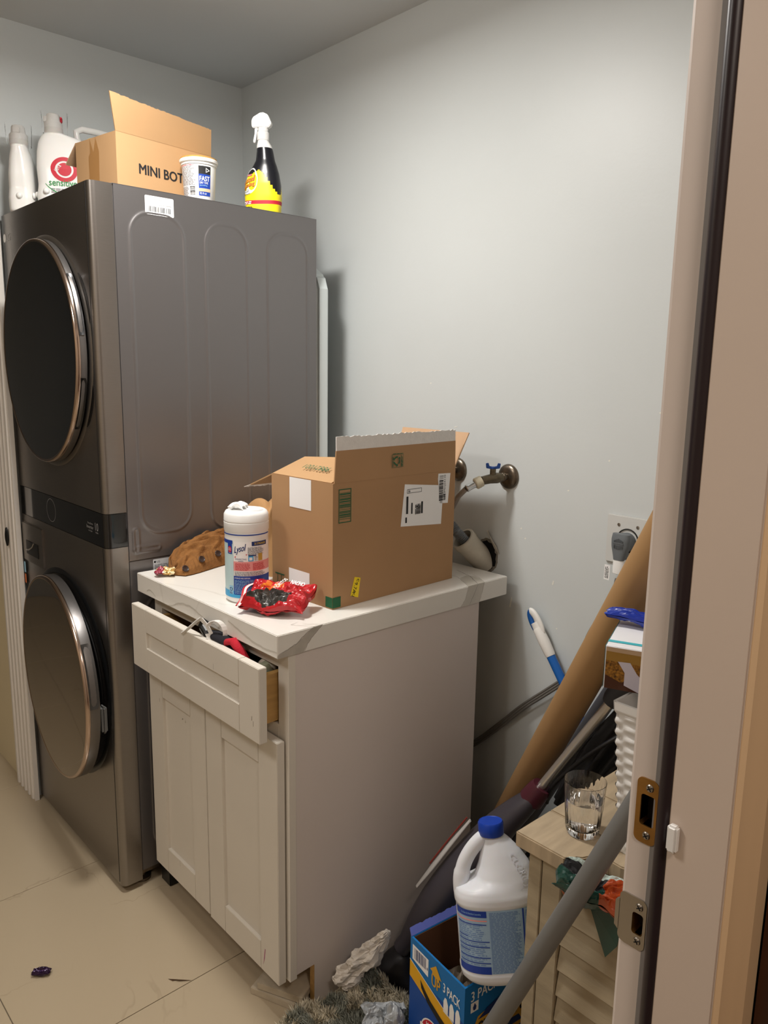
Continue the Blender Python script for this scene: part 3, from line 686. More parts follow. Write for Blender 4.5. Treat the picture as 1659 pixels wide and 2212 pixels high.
# local x along L_ from the near corner, local y = perpendicular pointing to -x
t, M = carton('cardboard_box', 'long tan cardboard box with an open flap on top of the grey washer tower', (cx, cy, ZW), L_, ll, sl, hh, CARD2, CARDIN)
flapm(t, 'flap', M, (0, .001, hh), (ll, .001, hh), (-.022, -.016, .082), (-.010, -.016, .064), CARD2, torn=.015, label='raised top flap with torn tape marks')
flapm(t, 'flap', M, (0, sl - .001, hh), (ll, sl - .001, hh), (0, .055, -.045), (0, .055, -.045), CARDIN)
flapm(t, 'flap', M, (.002, sl - .004, hh - .004), (.002, .004, hh - .004), (.075, 0, -.055), (.075, 0, -.055), CARDIN)
p = Print(planar(M @ frame((0, 0, 0), (1, 0, 0), (0, 0, 1))))
p.text('MINI BOT', .064, .052, .135, .024, INK, bold=.045)
p.build('printed_text', t)
TAPE = mat('brown_packing_tape', '9c7346', .3, spec=.5)
p = Print(planar(M @ frame((0, sl, 0), (0, -1, 0), (0, 0, 1))))
p.poly([(.062, 0), (.062, .098), (.070, .105), (.070, .1395), (.086, .105), (.098, .139), (.112, .103), (.108, .02), (.112, 0)], TAPE); p.build('tape', t)
p = Print(planar(M @ T(-.0005, 0, 0) @ frame((0, -.004, hh), (1, 0, 0), (0, -.2, 1))))
m = MB(); m.box((.015, sl - .05, hh - .02), (.03, sl - .035, hh + .008), 0, M); obj('yellow_strap_end', m, YELLOW, t)

# spackling tub
t = thing('spackling_tub', 'white tub of joint compound with gold lid, in front of the cardboard box', 'tub', (.6215, -.535, ZW))
TM = T(.6215, -.535, ZW)
m = MB(); m.lathe([(.038, 0), (.0395, .002), (.0445, .088), (.0465, .0885), (.0465, .0915), (.0455, .092), (.0455, .0945), (.0495, .0955), (.0505, .1015), (.0485, .1035)], 48, M=TM); obj('tub_body', m, WHITEPL, t, smooth=35)
m = MB(); m.lathe([(.0475, .1033), (.0478, .1075), (.0440, .1085), (.0430, .1070), (.01, .1070)], 48, M=TM); obj('lid', m, mat('gold_plastic', 'b98e4c', .3, .1), t, smooth=35)
def tubmap(u, v, h): 
    a = math.atan2(-.67, .74) + u / .042; r = .0395 + (.0445 - .0395) * v / .088 + h
    return TM @ Vector((r * math.cos(a), r * math.sin(a), v))
p = Print(tubmap, .003)
p.fine(-.046, .036, .000, .084, 17, GREYINK, seed=3); p.fine(-.046, .008, -.020, .034, 9, GREYINK, seed=4); p.bars(-.016, .012, -.002, .034, INK, vertical=True, n=10); p.fine(-.046, .084, 0, .087, 1, RED, seed=9)
p.rect(.008, .063, .040, .083, INK, 1); p.rect(.008, .010, .040, .063, BLUE, 1); p.rect(.008, .020, .040, .028, mat('beige_ink', 'c9b393', .5), 2)
p.text('FAST', .0105, .046, .026, .012, WHITEINK, 3, bold=.03); p.text('DRY TIME', .0105, .039, .022, .005, WHITEINK, 3); p.text('spackling', .0105, .033, .020, .004, LBLUE, 3); p.text('32 fl oz', .0105, .013, .018, .005, WHITEINK, 3)
p.disc(.030, .073, .007, .007, WHITEINK, 3, n=3, inner=.6)
p.build('printed_label', t)

# spray bottle
sp = T(.592, -.312, ZW) @ RZ(math.atan2(.74, .67) - .12)
S = [(0, .044, .026, 0, 0, 2.6), (.004, .050, .030, 0, 0, 2.8), (.05, .0535, .031, 0, 0, 2.8), (.085, .0510, .031, 0, 0, 2.6), (.115, .044, .029, .002, 0, 2.4), (.135, .034, .026, .006, 0, 2.2), (.150, .0275, .023, .007, 0, 2), (.175, .0235, .0215, .006, 0, 2), (.190, .021, .0205, .004, 0, 2), (.198, .0170, .0170, .002, 0, 2), (.206, .0145, .0145, .001, 0, 2)]
lf = Loft(S, sp); t = thing('spray_bottle', 'yellow and black degreaser bottle with a white trigger, at the rear of the tower top', 'bottle', (.592, -.312, ZW))
def fr(z, a):
    x = math.cos(a); dia = .098 - .03 * x + .018 * math.sin(3 * a)
    if z > .183: return 0
    if z > dia: return 1
    if .026 < z < .039: return 3
    return 2
obj('bottle_body', lf.mesh(48, frange(0, .206, 60), fr), [WHITEPL, mat('black_gloss_label', '1b1c22', .22), mat('yellow_gloss_label', 'f2df22', .3), RED], t, smooth=50)
p = Print(lf.wrap(.045, -PI / 2 - .35), .003); p.curvy = True
p.disc(-.018, .090, .026, .036, WHITEINK, 0, n=30)
p.text('Greased', -.040, .086, .038, .015, GOLD, 3, slant=.25, bold=.02); p.text('Greased', -.0405, .0855, .039, .016, RED, 1, slant=.25, bold=.06); p.text('Lightning', -.040, .070, .040, .014, GOLD, 3, slant=.25, bold=.02); p.text('Lightning', -.0405, .0695, .041, .015, RED, 1, slant=.25, bold=.045)
p.rect(-.036, .104, -.010, .109, RED, 1); p.text('SUPER STRENGTH', -.035, .1048, .024, .003, WHITEINK, 2)
p.text('Cleaner', -.032, .059, .020, .006, INK, 3, slant=.2); p.text('& Degreaser', -.036, .051, .028, .006, INK, 3, slant=.2); p.text('ORANGE', -.028, .066, .016, .003, GREEN, 3)
p.fine(-.044, .028, -.006, .037, 2, WHITEINK, 2, fill=.6, seed=8); p.fine(-.020, .008, -.002, .022, 5, INK, 2, fill=.6, seed=11); p.text('32', -.040, .008, .008, .007, INK, 2)
p.build('printed_label', t)
g = MB(); g.lathe([(.0165, .204), (.0172, .206), (.0172, .224), (.0160, .226)], 36, M=sp @ T(.001, 0, 0)); obj('collar', g, WHITEPL, t, smooth=25)
g = MB(); g.lathe([(.0115, .226), (.0125, .238)], 20, M=sp @ T(.001, 0, 0), sx=1.2)
g.prism([(-.027, .236), (-.010, .238), (.016, .236), (.026, .243), (.0265, .250), (.017, .271), (.004, .277), (-.006, .276), (-.026, .265), (-.030, .256), (-.030, .243)], -.0100, .0100, M=sp, axis='y'); obj('spray_head', g, WHITEPL, t, bevel=.0018, bseg=2, smooth=20)
g = MB(); g.prism([(-.022, .240), (-.012, .240), (-.0165, .222), (-.0195, .205), (-.022, .197), (-.0265, .198), (-.0265, .205), (-.0225, .222)], -.006, .006, M=sp, axis='y'); obj('trigger', g, WHITEPL, t, bevel=.0015)

# laundry detergent jugs
DET = mat('glossy_white_hdpe', 'ecebe8', .22, sss=.1)
CLEARP = mat('clear_cup_plastic', 'ffffff', .05, trans=1.0, ior=1.06)
def tap_jug(x, y, rz, h, wx, wy, label_):
    M = T(x, y, ZW) @ RZ(rz)
    S = [(0, wx * .92, wy * .9, 0, 0, 3.5), (.006, wx, wy, 0, 0, 3.5), (.045, wx * 1.02, wy * 1.02, 0, 0, 3.5), (.075, wx * .97, wy * .96, 0, 0, 3.2), (.12, wx, wy * .95, 0, 0, 3), (.165, wx * .97, wy * .85, 0, 0, 2.8), (.188, wx * .86, wy * .75, -.005, 0, 2.5), (.205, wx * .6, wy * .62, -.02, 0, 2.2), (.215, .026, .026, -wx * .42, 0, 2), (.232, .0245, .0245, -wx * .42, 0, 2)]
    S = [(q[0] * h / .28,) + q[1:] for q in S]
    lf = Loft(S, M); t = thing('detergent_jug', label_, 'jug', (x, y, ZW))
    obj('jug_body', lf.mesh(48, frange(0, S[-1][0], 46)), DET, t, smooth=60)
    g = MB(); zc = S[-1][0]; cxx = -wx * .42
    g.lathe([(.025, zc - .004), (.025, zc + .012), (.020, zc + .014), (.018, zc + .034), (.012, zc + .037)], 28, M=M @ T(cxx, 0, 0)); g.box((cxx - .026, -.009, zc + .012), (cxx + .002, .009, zc + .028), 0, M); obj('spout_cap', g, WHITEPL, t, bevel=.0015, smooth=30)
    g = MB(); g.lathe([(.0085, 0), (.0085, .004), (.005, .006)], 18, M=M @ T(cxx + .019, 0, zc + .022) @ RY(PI / 2)); obj('push_button', g, RED, t, smooth=30)
    g = MB(); g.lathe([(.033, zc - .018), (.036, zc + .040), (.034, zc + .042), (.0345, zc + .0405), (.0318, zc - .018)], 32, M=M @ T(cxx + .004, 0, 0), capb=False, capt=False); obj('dosing_cup', g, CLEARP, t, smooth=40)
    # grip bump near the foot
    g = MB(); g.lathe([(.009, 0), (.008, .004), (.004, .0065)], 20, M=M @ T(-wx * .70, -wy * .95, .055 * h / .28) @ RX(PI / 2)); obj('foot_bump', g, DET, t, smooth=60); g = MB(); g.lathe([(.009, 0), (.008, .005), (.004, .008)], 20, M=M @ T(-wx * 1.0, 0, .050 * h / .28) @ RY(-PI / 2)); obj('foot_bump', g, DET, t, smooth=60)
    return t, lf, M
t, lf, M = tap_jug(.078, -.806, 2.60, .245, .055, .036, 'white plastic detergent jug nearest the left edge, turned side on')
t, lf, M = tap_jug(.175, -.706, 1.14, .287, .088, .043, 'white detergent jug with a red round logo beside the cardboard box')
p = Print(lf.wrap(.085, -PI / 2 + .02), .004); p.curvy = True
p.disc(-.012, .118, .034, .034, RED, 1, n=40, inner=.68); p.disc(-.012, .118, .018, .018, RED, 1); p.text('ARM &', -.040, .115, .022, .010, WHITEINK, 3, rot=58)
p.text('sensitive', -.052, .072, .070, .017, mat('bright_green_ink', '2f8b4a', .5), 2, bold=.02); p.fine(-.046, .052, .0, .066, 4, GREYINK, seed=3)
for k in range(14):
    a = k / 14; b = (k + 1) / 14; f_ = lambda q: (-.062 + .10 * q, .078 - .062 * q ** .8)
    p.poly([(f_(a)[0], f_(a)[1]), (f_(b)[0], f_(b)[1]), (f_(b)[0], f_(b)[1] - .0022 - .004 * b), (f_(a)[0], f_(a)[1] - .0022 - .004 * a)], mat('bright_green_ink', '2f8b4a', .5), 1)
p.build('printed_label', t)
M = T(.085, -.565, ZW) @ RZ(1.50)
S = [(0, .078, .05, 0, 0, 3), (.01, .082, .052, 0, 0, 3), (.15, .082, .052, 0, 0, 3), (.20, .078, .048, 0, 0, 2.8), (.222, .070, .04, 0, 0, 2.5), (.235, .06, .025, 0, 0, 2)]
t = thing('detergent_jug', 'white jug with a loop handle and capped neck, behind the cardboard box', 'jug', (.085, -.565, ZW))
obj('jug_body', Loft(S, M).mesh(40, frange(0, .235, 24)), DET, t, smooth=60)
g = MB(); g.tube([(-.060, 0, .215), (-.076, 0, .240), (-.078, 0, .262), (-.060, 0, .272), (-.02, 0, .272), (.02, 0, .270), (.040, 0, .262)], .0095, 14, M=M); obj('handle', g, DET, t, smooth=60)
g = MB(); g.lathe([(.02, .225), (.018, .258), (.021, .259), (.021, .281), (.018, .283)], 26, M=M @ T(.046, 0, 0)); obj('cap', g, WHITEPL, t, smooth=30)

# ================================================================== ON THE COUNTER
ZC = .9217 + .0004
# big carton
A = Vector((1.2656, -.5904, ZC)); Yd = Vector((-.0159, .4122, 0)).normalized()
t, M = carton('cardboard_box', 'large brown shipping box with an upright torn flap, standing on the counter', A, Yd, .4125, .2235, .2862, CARD, CARDIN)
hb = .2862
# local: x -> depth (+y world), y -> -x world, z up
flapm(t, 'flap', M, (.004, .001, hb), (.411, .001, hb), (.006, .001, .0715), (.003, .004, .0735), CARD, label='upright long flap of the box')
flapm(t, 'torn_strip', M, (.0105, .002, hb + .0715), (.4135, .005, hb + .0735), (.000, .0005, .030), (.0005, .001, .0275), TORN, torn=.06, th=.0022, label='torn white paper strip along the flap edge')
flapm(t, 'flap', M, (.001, .006, hb), (.001, .220, hb), (.112, 0, .048), (.098, 0, .033), CARD2, label='half closed end flap')
flapm(t, 'flap', M, (.411, .004, hb), (.411, .220, hb), (.045, -.010, .092), (.045, .010, .092), CARDIN)
flapm(t, 'flap', M, (.004, .2225, hb), (.411, .2225, hb), (0, .095, -.038), (0, .095, -.038), CARD2)
flapm(t, 'torn_strip', M, (.004, .317, hb - .038), (.10, .317, hb - .038), (-.004, .02, -.007), (0, .022, -.010), TORN, torn=.25, th=.001)
Fx = M @ frame((0, -.0002, 0), (1, 0, 0), (0, 0, 1))     # long side facing +x: u -> depth, v -> up
p = Print(planar(Fx))
y2u = lambda y: (y + .5904)
# barcode in a green frame
def strokerect(p, u0, v0, u1, v1, wd, m, lay=1):
    p._r(u0, v0, u1, v0 + wd, m, lay); p._r(u0, v1 - wd, u1, v1, m, lay); p._r(u0, v0 + wd, u0 + wd, v1 - wd, m, lay); p._r(u1 - wd, v0 + wd, u1, v1 - wd, m, lay)
strokerect(p, .0165, .196, .054, .2725, .002, GREEN); p.bars(.0195, .204, .051, .266, GREEN, vertical=True, n=18, seed=6); p.build('printed_barcode', t)
p = Print(planar(Fx))
p.poly([(.2150, .163), (.3620, .1515), (.3675, .250), (.2265, .265)], PAPER)
q = lambda u, v: (.2150 + (.3620 - .2150) * u + .010 * v, .163 - .0115 * u + (.0995) * v)
for (a, b, c, d_, n_, sd) in [(.10, .30, .16, .75, 1, 1), (.22, .30, .26, .66, 1, 2), (.32, .28, .44, .55, 4, 3), (.10, .08, .16, .24, 1, 4), (.46, .30, .52, .66, 1, 5)]:
    u0, v0 = q(a, b); u1, v1 = q(c, d_); p.fine(u0, v0, u1, v1, n_, INK, 2, vertical=True, seed=sd)
u0, v0 = q(.34, .30); u1, v1 = q(.43, .56); p.bars(u0, v0, u1, v1, INK, 2, vertical=True, n=16, seed=9)
u0, v0 = q(.08, .80); u1, v1 = q(.42, .94); strokerect(p, u0, v0, u1, v1, .001, INK, 2); p.fine(q(.11, .83)[0], v0 + .002, q(.16, .9)[0], v1 - .002, 2, INK, 2, vertical=True)
p.build('address_label', t)
p = Print(planar(Fx)); p.poly([(.3555, .205), (.3860, .203), (.3930, .279), (.3470, .281), (.3455, .268)], PAPER)
p.bars(.351, .212, .366, .276, INK, 2, vertical=True, n=18, seed=12); p.text('spX2Mmj54110', .3405, .240, .064, .008, INK, 2, rot=90); p.bars(.367, .212, .376, .230, INK, 2, vertical=True, n=6)
p.build('barcode_label', t)
p = Print(planar(Fx)); p.poly([(.0540, .0225), (.0780, .0140), (.0850, .0600), (.0665, .0650)], YELLOW); p.text('9.7A', .055, .034, .026, .010, INK, 2, rot=-110); p.text('KJ', .0575, .020, .010, .009, INK, 2, rot=-110); p.text('c', .073, .052, .007, .007, INK, 2, rot=-110); p.build('yellow_sticker', t)
p = Print(planar(Fx)); p._r(-.0002, .003, .0240, .0275, GREEN, 1); p.build('green_tape', t)
Fe = M @ frame((0, .2235, 0), (0, -1, 0), (0, 0, 1))     # end facing -y: u from left to right
p = Print(planar(Fe)); p._r(0.200, .003, .2235, .0275, GREEN, 1); p.build('green_tape', t)
p = Print(planar(Fe)); p._r(.070, .216, .149, .286, PAPER, 1); p.build('white_tape', t)
p = Print(planar(Fe)); p._r(.066, .0, .143, .0685, PAPER, 1); p.build('white_tape', t)
p = Print(planar(Fe)); p._r(.012, .044, .048, .047, GREEN, 1)
for u in (.0215, .0360):
    p._r(u - .0008, .012, u + .0008, .044, GREEN, 1); p.poly([(u - .0065, .016), (u, .004), (u + .0065, .016)], GREEN, 1)
p.build('this_way_arrows', t)
# recycling mark on the upright flap
Ff = M @ frame((.006, -.0022, hb), (1, 0, 0), (0, .001 / .0715, 1))
p = Print(planar(Ff)); strokerect(p, .174, .022, .212, .053, .0008, GREEN); p.recycle(.190, .0375, .0115, GREEN); p.fine(.204, .024, .211, .051, 3, GREEN, 1, vertical=True, fill=.7); p.fine(.176, .024, .180, .051, 2, GREEN, 1, vertical=True); p.fine(.178, .0535, .212, .0565, 1, GREEN); p.build('recycling_mark', t)
Ft = M @ frame((.001, .220, hb), (0, -1, 0), (.108, 0, .045)) @ T(0, 0, .0046)
p = Print(planar(Ft)); p.h = .0012; p.text('98821001', .075, .034, .090, .018, GREEN, 1, rot=180); p.build('printed_number', t)

# disinfecting wipes canister
cc = (1.0665, -.6865, ZC); cr = .0505; CM = T(*cc)
t = thing('wipes_canister', 'white canister of disinfecting wipes with a blue label, on the counter', 'canister', cc)
g = MB(); g.lathe([(.044, 0), (.0485, .004), (.0500, .012), (.0500, .168)], 56, M=CM); obj('canister_body', g, WHITEPL, t, smooth=40)
g = MB(); g.lathe([(.0505, .166), (.0515, .168), (.0515, .186), (.0505, .187), (.0505, .189), (.0515, .190), (.0508, .204), (.047, .2105), (.043, .2125), (.040, .2095), (.01, .2095)], 56, M=CM); ld = obj('lid', g, WHITEPL, t, smooth=35)
g = MB(); g.lathe([(.019, .2095), (.019, .2135), (.016, .2145), (.006, .2145)], 30, M=CM @ T(.012, .016, 0)); obj('flip_cap', g, mat('translucent_white', 'e6e8ea', .3), ld, smooth=35)
g = MB()
def tis(u, v):
    a = (u - .5) * .046; b = v * .042
    return CM @ RZ(-.75) @ Vector((a * (1 - .5 * v) - .020 + .012 * v, -.006 - b * .8 + .004 * math.sin(u * 14), .2125 + .010 * math.sin(v * 3.0) + .005 * math.sin(u * 11 + v * 5) * (1 - v * .3)))
g.grid(22, 12, tis); obj('pulled_wipe', g, mat('wet_wipe', 'f5f5f3', .7), t, smooth=60, mods=lambda o: setattr(o.modifiers.new('s', 'SOLIDIFY'), 'thickness', .0012))
A0 = math.atan2(-.665, .725)
lm = lambda u, v, h: CM @ Vector(((.0501 + h) * math.cos(A0 + u / .05), (.0501 + h) * math.sin(A0 + u / .05), v))
p = Print(lm, .003)
p.rect(-.075, .014, -.0235, .146, mat('pale_aqua_ink', 'c4dde0', .45)); p.rect(-.075, .014, .075, .030, CYAN, 1); p.rect(-.075, .160, .075, .1625, BLUE, 1)
p.rect(-.075, .140, -.0250, .148, BLUE, 1); p.rect(-.0405, .116, -.0265, .140, BLUE, 1); p.disc(-.0335, .1265, .0055, .0075, RED, 2); p.text('KILLS', -.0375, .1275, .008, .003, WHITEINK, 3); p.text('99.9%', -.0380, .1235, .009, .003, WHITEINK, 3); p.text('of germs', -.038, .118, .009, .0022, WHITEINK, 2)
p.rect(-.0225, .022, .075, .146, mat('label_white', 'f3f1f0', .45), 1)
p.rect(-.0225, .078, .075, .100, PINK, 2); p.rect(-.0225, .022, .075, .066, BLUE, 2); p.rect(.020, .136, .060, .146, NAVY, 2); p.text('2X STRONGER', .026, .1385, .030, .005, YELLOW, 3)
p.text('Lysol', -.020, .118, .027, .020, NAVY, 3, slant=.28, shear=.25, bold=.015); p.poly([(-.019, .1085), (.009, .1155), (.009, .1180), (-.019, .1115)], RED, 3); p.text('DISINFECTING', -.0180, .1040, .026, .0035, NAVY, 3); p.text('WIPES', -.011, .0995, .012, .0032, NAVY, 3)
p.fine(.011, .116, .050, .134, 8, GREYINK, 3, seed=21); p.rect(.012, .101, .0235, .114, CYAN, 3); p.rect(.014, .103, .021, .110, PAPER, 4); p.rect(.035, .101, .046, .118, mat('ochre_ink', 'c2a045', .5), 3); p.fine(.026, .102, .034, .113, 5, GREYINK, 3, seed=22); p.rect(.012, .113, .030, .1155, NAVY, 4)
p.fine(-.018, .080, .016, .097, 8, RED, 3, seed=23); p.fine(.022, .080, .055, .097, 8, RED, 3, seed=24); p.fine(-.020, .067, .055, .077, 5, GREYINK, 3, seed=25)
p.text('STORAGE AND DISPOSAL', -.0200, .0595, .036, .0035, WHITEINK, 4); p.fine(-.020, .025, .055, .058, 13, LBLUE, 4, fill=.35, seed=26)
p.rect(-.0365, .022, -.0245, .042, LBLUE, 2); p.recycle(-.0305, .0335, .0045, NAVY, 3); p.fine(-.0355, .023, -.0255, .028, 2, NAVY, 3)
p.disc(.036, .0345, .0048, .0048, WHITEINK, 5, inner=.75); p.rect(.044, .028, .052, .044, WHITEINK, 5); p.rect(.0455, .031, .0505, .040, RED, 6)
p.build('printed_label', t)

# ------------------------------------------------------------------ crumpled things
def pillow(name, parent, M, w_, h_, th, mats, mif, seed=1.0, n=34, crumple=.012, ends=True, bend=0.0, smooth=None):
    g = MB()
    def side(s):
        def fn(u, v):
            x = (u - .5) * w_; y = (v - .5) * h_
            e = (1 - (2 * u - 1) ** 6) * (1 - (2 * v - 1) ** 4)
            e = max(e, 0) ** .5
            z = s * th * .5 * e
            f1 = noise.noise(Vector((u * 3.1 + seed, v * 2.7, seed * 2))); f2 = abs(noise.noise(Vector((u * 7 + seed, v * 6, 3.3)))) ; f3 = noise.noise(Vector((u * 15, v * 13 + seed, s * 1.0)))
            z += crumple * (f1 * 1.2 + f2 * .8 * s + f3 * .35) * (.35 + e)
            z += bend * (2 * u - 1) ** 2
            x += crumple * .8 * noise.noise(Vector((u * 4, v * 4 + 9, seed))); y += crumple * .8 * noise.noise(Vector((u * 4 + 5, v * 4, seed)))
            return M @ Vector((x, y, z))
        return fn
    g.grid(n, n, side(1), mif=mif); g.grid(n, n, side(-1), mif=mif, flip=True)
    return obj(name, g, mats, parent, smooth=smooth)
def foil(n_, c, r=.25, me=0.0): return mat(n_, c, r, me, spec=.7)
def settle(o, z):
    "drop a finished mesh so that its lowest vertex rests on z"
    zz = min(v.co.z for v in o.data.vertices)
    for v in o.data.vertices: v.co.z += z - zz
    return zz
def settle_tree(t, z):
    ch = [c for c in t.children]; zz = min(min((c.matrix_world @ v.co).z for v in c.data.vertices) for c in ch)
    for c in ch:
        if c.data.users == 1:
            for v in c.data.vertices: v.co.z += z - zz

# red corn chips bag
t = thing('chip_bag', 'empty crumpled red tortilla chip bag lying on the counter before the box', 'snack bag', (1.155, -.70, ZC))
Mb = T(1.193, -.688, ZC + .030) @ RZ(math.radians(32)) @ RX(math.radians(20))
BR, BO, BK = foil('red_foil', 'b81a24', .28), foil('orange_foil', 'd97524', .3), foil('dark_inner_foil', '3a3734', .3, .3)
def cf(u, v):
    if v < .40 + .10 * math.sin(u * 5): return 2 if .13 < u < .80 and v > .05 + .15 * abs(u - .45) else 0
    if .22 < u < .50 and .55 < v < .90 and (u * 20 % 3 > .6): return 1
    return 0
bag = pillow('bag_body', t, Mb, .150, .105, .030, [BR, BO, BK], cf, seed=2.3, crumple=.013, n=44)
p = Print(planar(Mb @ T(0, 0, .0235))); p.h = .0006
p.text('DORITOS', -.016, .012, .040, .010, WHITEINK, 1, rot=70, bold=.03); p.text('NACHO', .026, .016, .034, .014, WHITEINK, 1, slant=-.2, bold=.03); p.build('lettering', t)
g = MB()
def seam(u, v): return Mb @ Vector((-.079 + .012 * v + .004 * math.sin(u * 9), -.052 + .112 * u, .004 + .010 * math.sin(u * 4) + .0015 * math.sin(v * 20)))
g.grid(24, 5, seam, mif=lambda u, v: 1 if .3 < v < .75 else 0); obj('end_seal', g, [BR, WHITEPL], t, smooth=50, mods=lambda o: setattr(o.modifiers.new('s', 'SOLIDIFY'), 'thickness', .0006))
settle_tree(t, ZC + .0005)
# small dark wrapper behind the canister, gold wrapper, dark candy wrapper on the floor
def wrapper(label, M, w_, h_, th, mats, mif, seed, cr=.006, z=None, n=18):
    t = thing('candy_wrapper', label, 'wrapper', tuple(M.translation))
    o = pillow('crumpled_foil', t, M, w_, h_, th, mats, mif, seed, n=n, crumple=cr)
    settle(o, z); return t
wrapper('dark red foil wrapper behind the canister, before the box corner', T(1.085, -.612, ZC + .01) @ RZ(.6), .045, .028, .012, [foil('maroon_foil', '4a1520', .25, .3), foil('silver_foil', '9a9490', .2, .8)], lambda u, v: 1 if u > .7 else 0, 4.1, z=ZC + .0004)
wrapper('small crumpled gold and red foil wrapper near the left end of the counter', T(.762, -.742, ZC + .012) @ RZ(1.0), .050, .040, .009, [foil('gold_foil', 'd9b069', .18, .5), foil('wine_foil', '8f2238', .3), foil('cream_foil', 'f0dcae', .25)], lambda u, v: 1 if (u < .45 and v < .5) else (2 if noise.noise(Vector((u * 6, v * 6, 0))) > .1 else 0), 7.7, cr=.0055, z=ZC + .0004, n=24)
wrapper('small purple-black candy wrapper lying on the floor tiles', T(.8175, -1.1275, .008) @ RZ(.9), .042, .020, .008, [foil('purple_foil', '2e1838', .2, .4), foil('lilac_foil', '6a5286', .2, .6)], lambda u, v: 1 if .4 < v < .5 else 0, 1.9, cr=.004, z=.0004)
g = MB(); g.add([(1.03, -.905, .0006), (1.055, -.89, .004), (1.075, -.862, .0012), (1.05, -.885, .0007), (1.045, -.9, .001)], [(0, 1, 3), (1, 2, 3), (0, 3, 4)]); tag(obj('dry_leaf_scrap', g, mat('brown_scrap', '5d4630', .8)), 'tiny brown scrap on the floor before the cabinet', 'scrap')

# brown cable-knit garment
t = thing('knit_garment', 'brown cable-knit garment with ribbed edge and dark buttons on the counter', 'clothing', (.78, -.60, ZC))
KN = mat('brown_wool', '8d5f30', .95, var=.3, vscale=60, bump=.8, bscale=260)
def _ip(t, T_):
    t = max(0, min(.9999, t)) * (len(T_) - 1); i = int(t); f = t - i; return T_[i] * (1 - f) + T_[i + 1] * f
def ksurf(u, v):
    # u runs along the ribbed hem from the left tip, v back from the hem towards the tower
    y = -.729 + .232 * u
    xh = _ip(u, [.772, .803, .801, .795, .787, .779, .771, .765, .76, .755, .752]); xb = _ip(u, [.755, .705, .692, .690, .690, .690, .690, .690, .69, .69, .69])
    h = _ip(u, [.006, .026, .050, .066, .076, .083, .088, .091, .092, .090, .07])
    x = xh + (xb - xh) * v; bt = .30
    e = (1 - (1 - v) ** 1.8) * (1 - .55 * max(0, v - .75) * 4 * .25)
    z = h * e * (1 + .10 * noise.noise(Vector((u * 4, v * 3, 1.2))))
    if v < bt: z += .0065 * min(1, v * 12); z += .0028 * abs(math.sin(u * 62)) * min(1, v * 12); x += .004 * min(1, v * 10)
    else:
        f = min(1, (v - bt) * 8); cab = math.sin(u * 24 + 2.2 * math.sin(v * 10)); z += .0065 * max(0, cab) * f + .0025 * math.sin(v * 40 + u * 9) * f; x += .004 * cab * f
    return (x, y + .010 * math.sin(v * 3) * (1 - u), ZC + .0012 + max(z, .001))
g = MB(); g.grid(150, 70, ksurf); g.grid(150, 70, lambda u, v: (ksurf(u, v)[0], ksurf(u, v)[1], ZC + .0004 if v in (0., 1.) or u in (0., 1.) else max(ZC + .0004, ksurf(u, v)[2] - .006)), flip=True)
obj('knit_body', g, KN, t, smooth=80)
for u in (.10, .34, .60):
    q = Vector(ksurf(u, .17)); e1 = Vector((-.1, 1, .15)).normalized(); 
    Mq = frame(q + Vector((.003, 0, .0025)), e1, Vector((-.55, 0, .8)))
    g = MB(); g.lathe([(.0065, 0), (.0088, .0012), (.0092, .003), (.0078, .0042), (.0062, .0034), (.0015, .003)], 24, M=Mq); obj('button', g, mat('dark_horn_button', '3a2a25', .35, var=.4, vscale=120), t, smooth=50)

# tan trousers heap behind the canister
t = thing('tan_trousers', 'heap of tan cotton trousers between the brown box and the tower', 'clothing', (.86, -.40, ZC))
TN = mat('tan_cotton', 'b48a5c', .9, var=.08, bump=.2, bscale=500)
def heap(u, v):
    x = .690 + .340 * u; y = -.495 - .050 * u * u + .345 * v
    e = max(0, 1 - abs(2 * u - 1) ** 5) ** .5 * max(0, 1 - abs(2 * v - 1) ** 7) ** .5
    f = noise.noise(Vector((u * 2.2 + 3, v * 2.8, .4))) * .35 + abs(math.sin((u * 2.0 + v * 3.2 + .8 * math.sin(v * 5)) * 2.4)) * .22
    return (min(1.030, x + .02 * math.sin(v * 9) * e), y + .03 * math.sin(u * 7) * e, ZC + .001 + (.205 + .035 * u) * e ** .6 * (.80 + f * .7) )
g = MB(); g.grid(80, 80, heap); obj('crumpled_cloth', g, TN, t, smooth=80)
def fold(name, pts, wd, ma, parent, th=.004):
    g = MB(); g.tube(pts, wd, 14, flat=.45); return obj(name, g, ma, parent, smooth=80)
fold('cloth_fold', [(.985, -.535, ZC + .15), (.990, -.545, ZC + .100), (.985, -.552, ZC + .05), (.990, -.552, ZC + .014)], [.020, .026, .024, .022], TN, t)

# ------------------------------------------------------------------ odds and ends in the open drawer
t = thing('watch_strap', 'white strap loop with black clasp spilling over the drawer edge', 'strap', (1.05, -.80, .86))
g = MB(); W2 = mat('white_strap', 'dcd9d4', .5)
def ribbon(mb, pts, wv, th=.0016, mi=0):
    pts = [Vector(p) for p in pts]; 
    vs = []
    for p, w2 in zip(pts, wv if isinstance(wv, list) else [wv] * len(pts)):
        w2 = Vector(w2); vs += [p - w2, p + w2]
    n = len(pts)
    o = len(mb.v); mb.add(vs, [(2 * i, 2 * i + 1, 2 * i + 3, 2 * i + 2) for i in range(n - 1)], mi)
def arc(c, r1, r2, a0, a1, ax, ay, n=18): return [Vector(c) + Vector(ax) * r1 * math.cos(math.radians(a0 + (a1 - a0) * k / n)) + Vector(ay) * r2 * math.sin(math.radians(a0 + (a1 - a0) * k / n)) for k in range(n + 1)]
ax, ay = (.70, .30, .12), (-.1, -.05, 1.0)
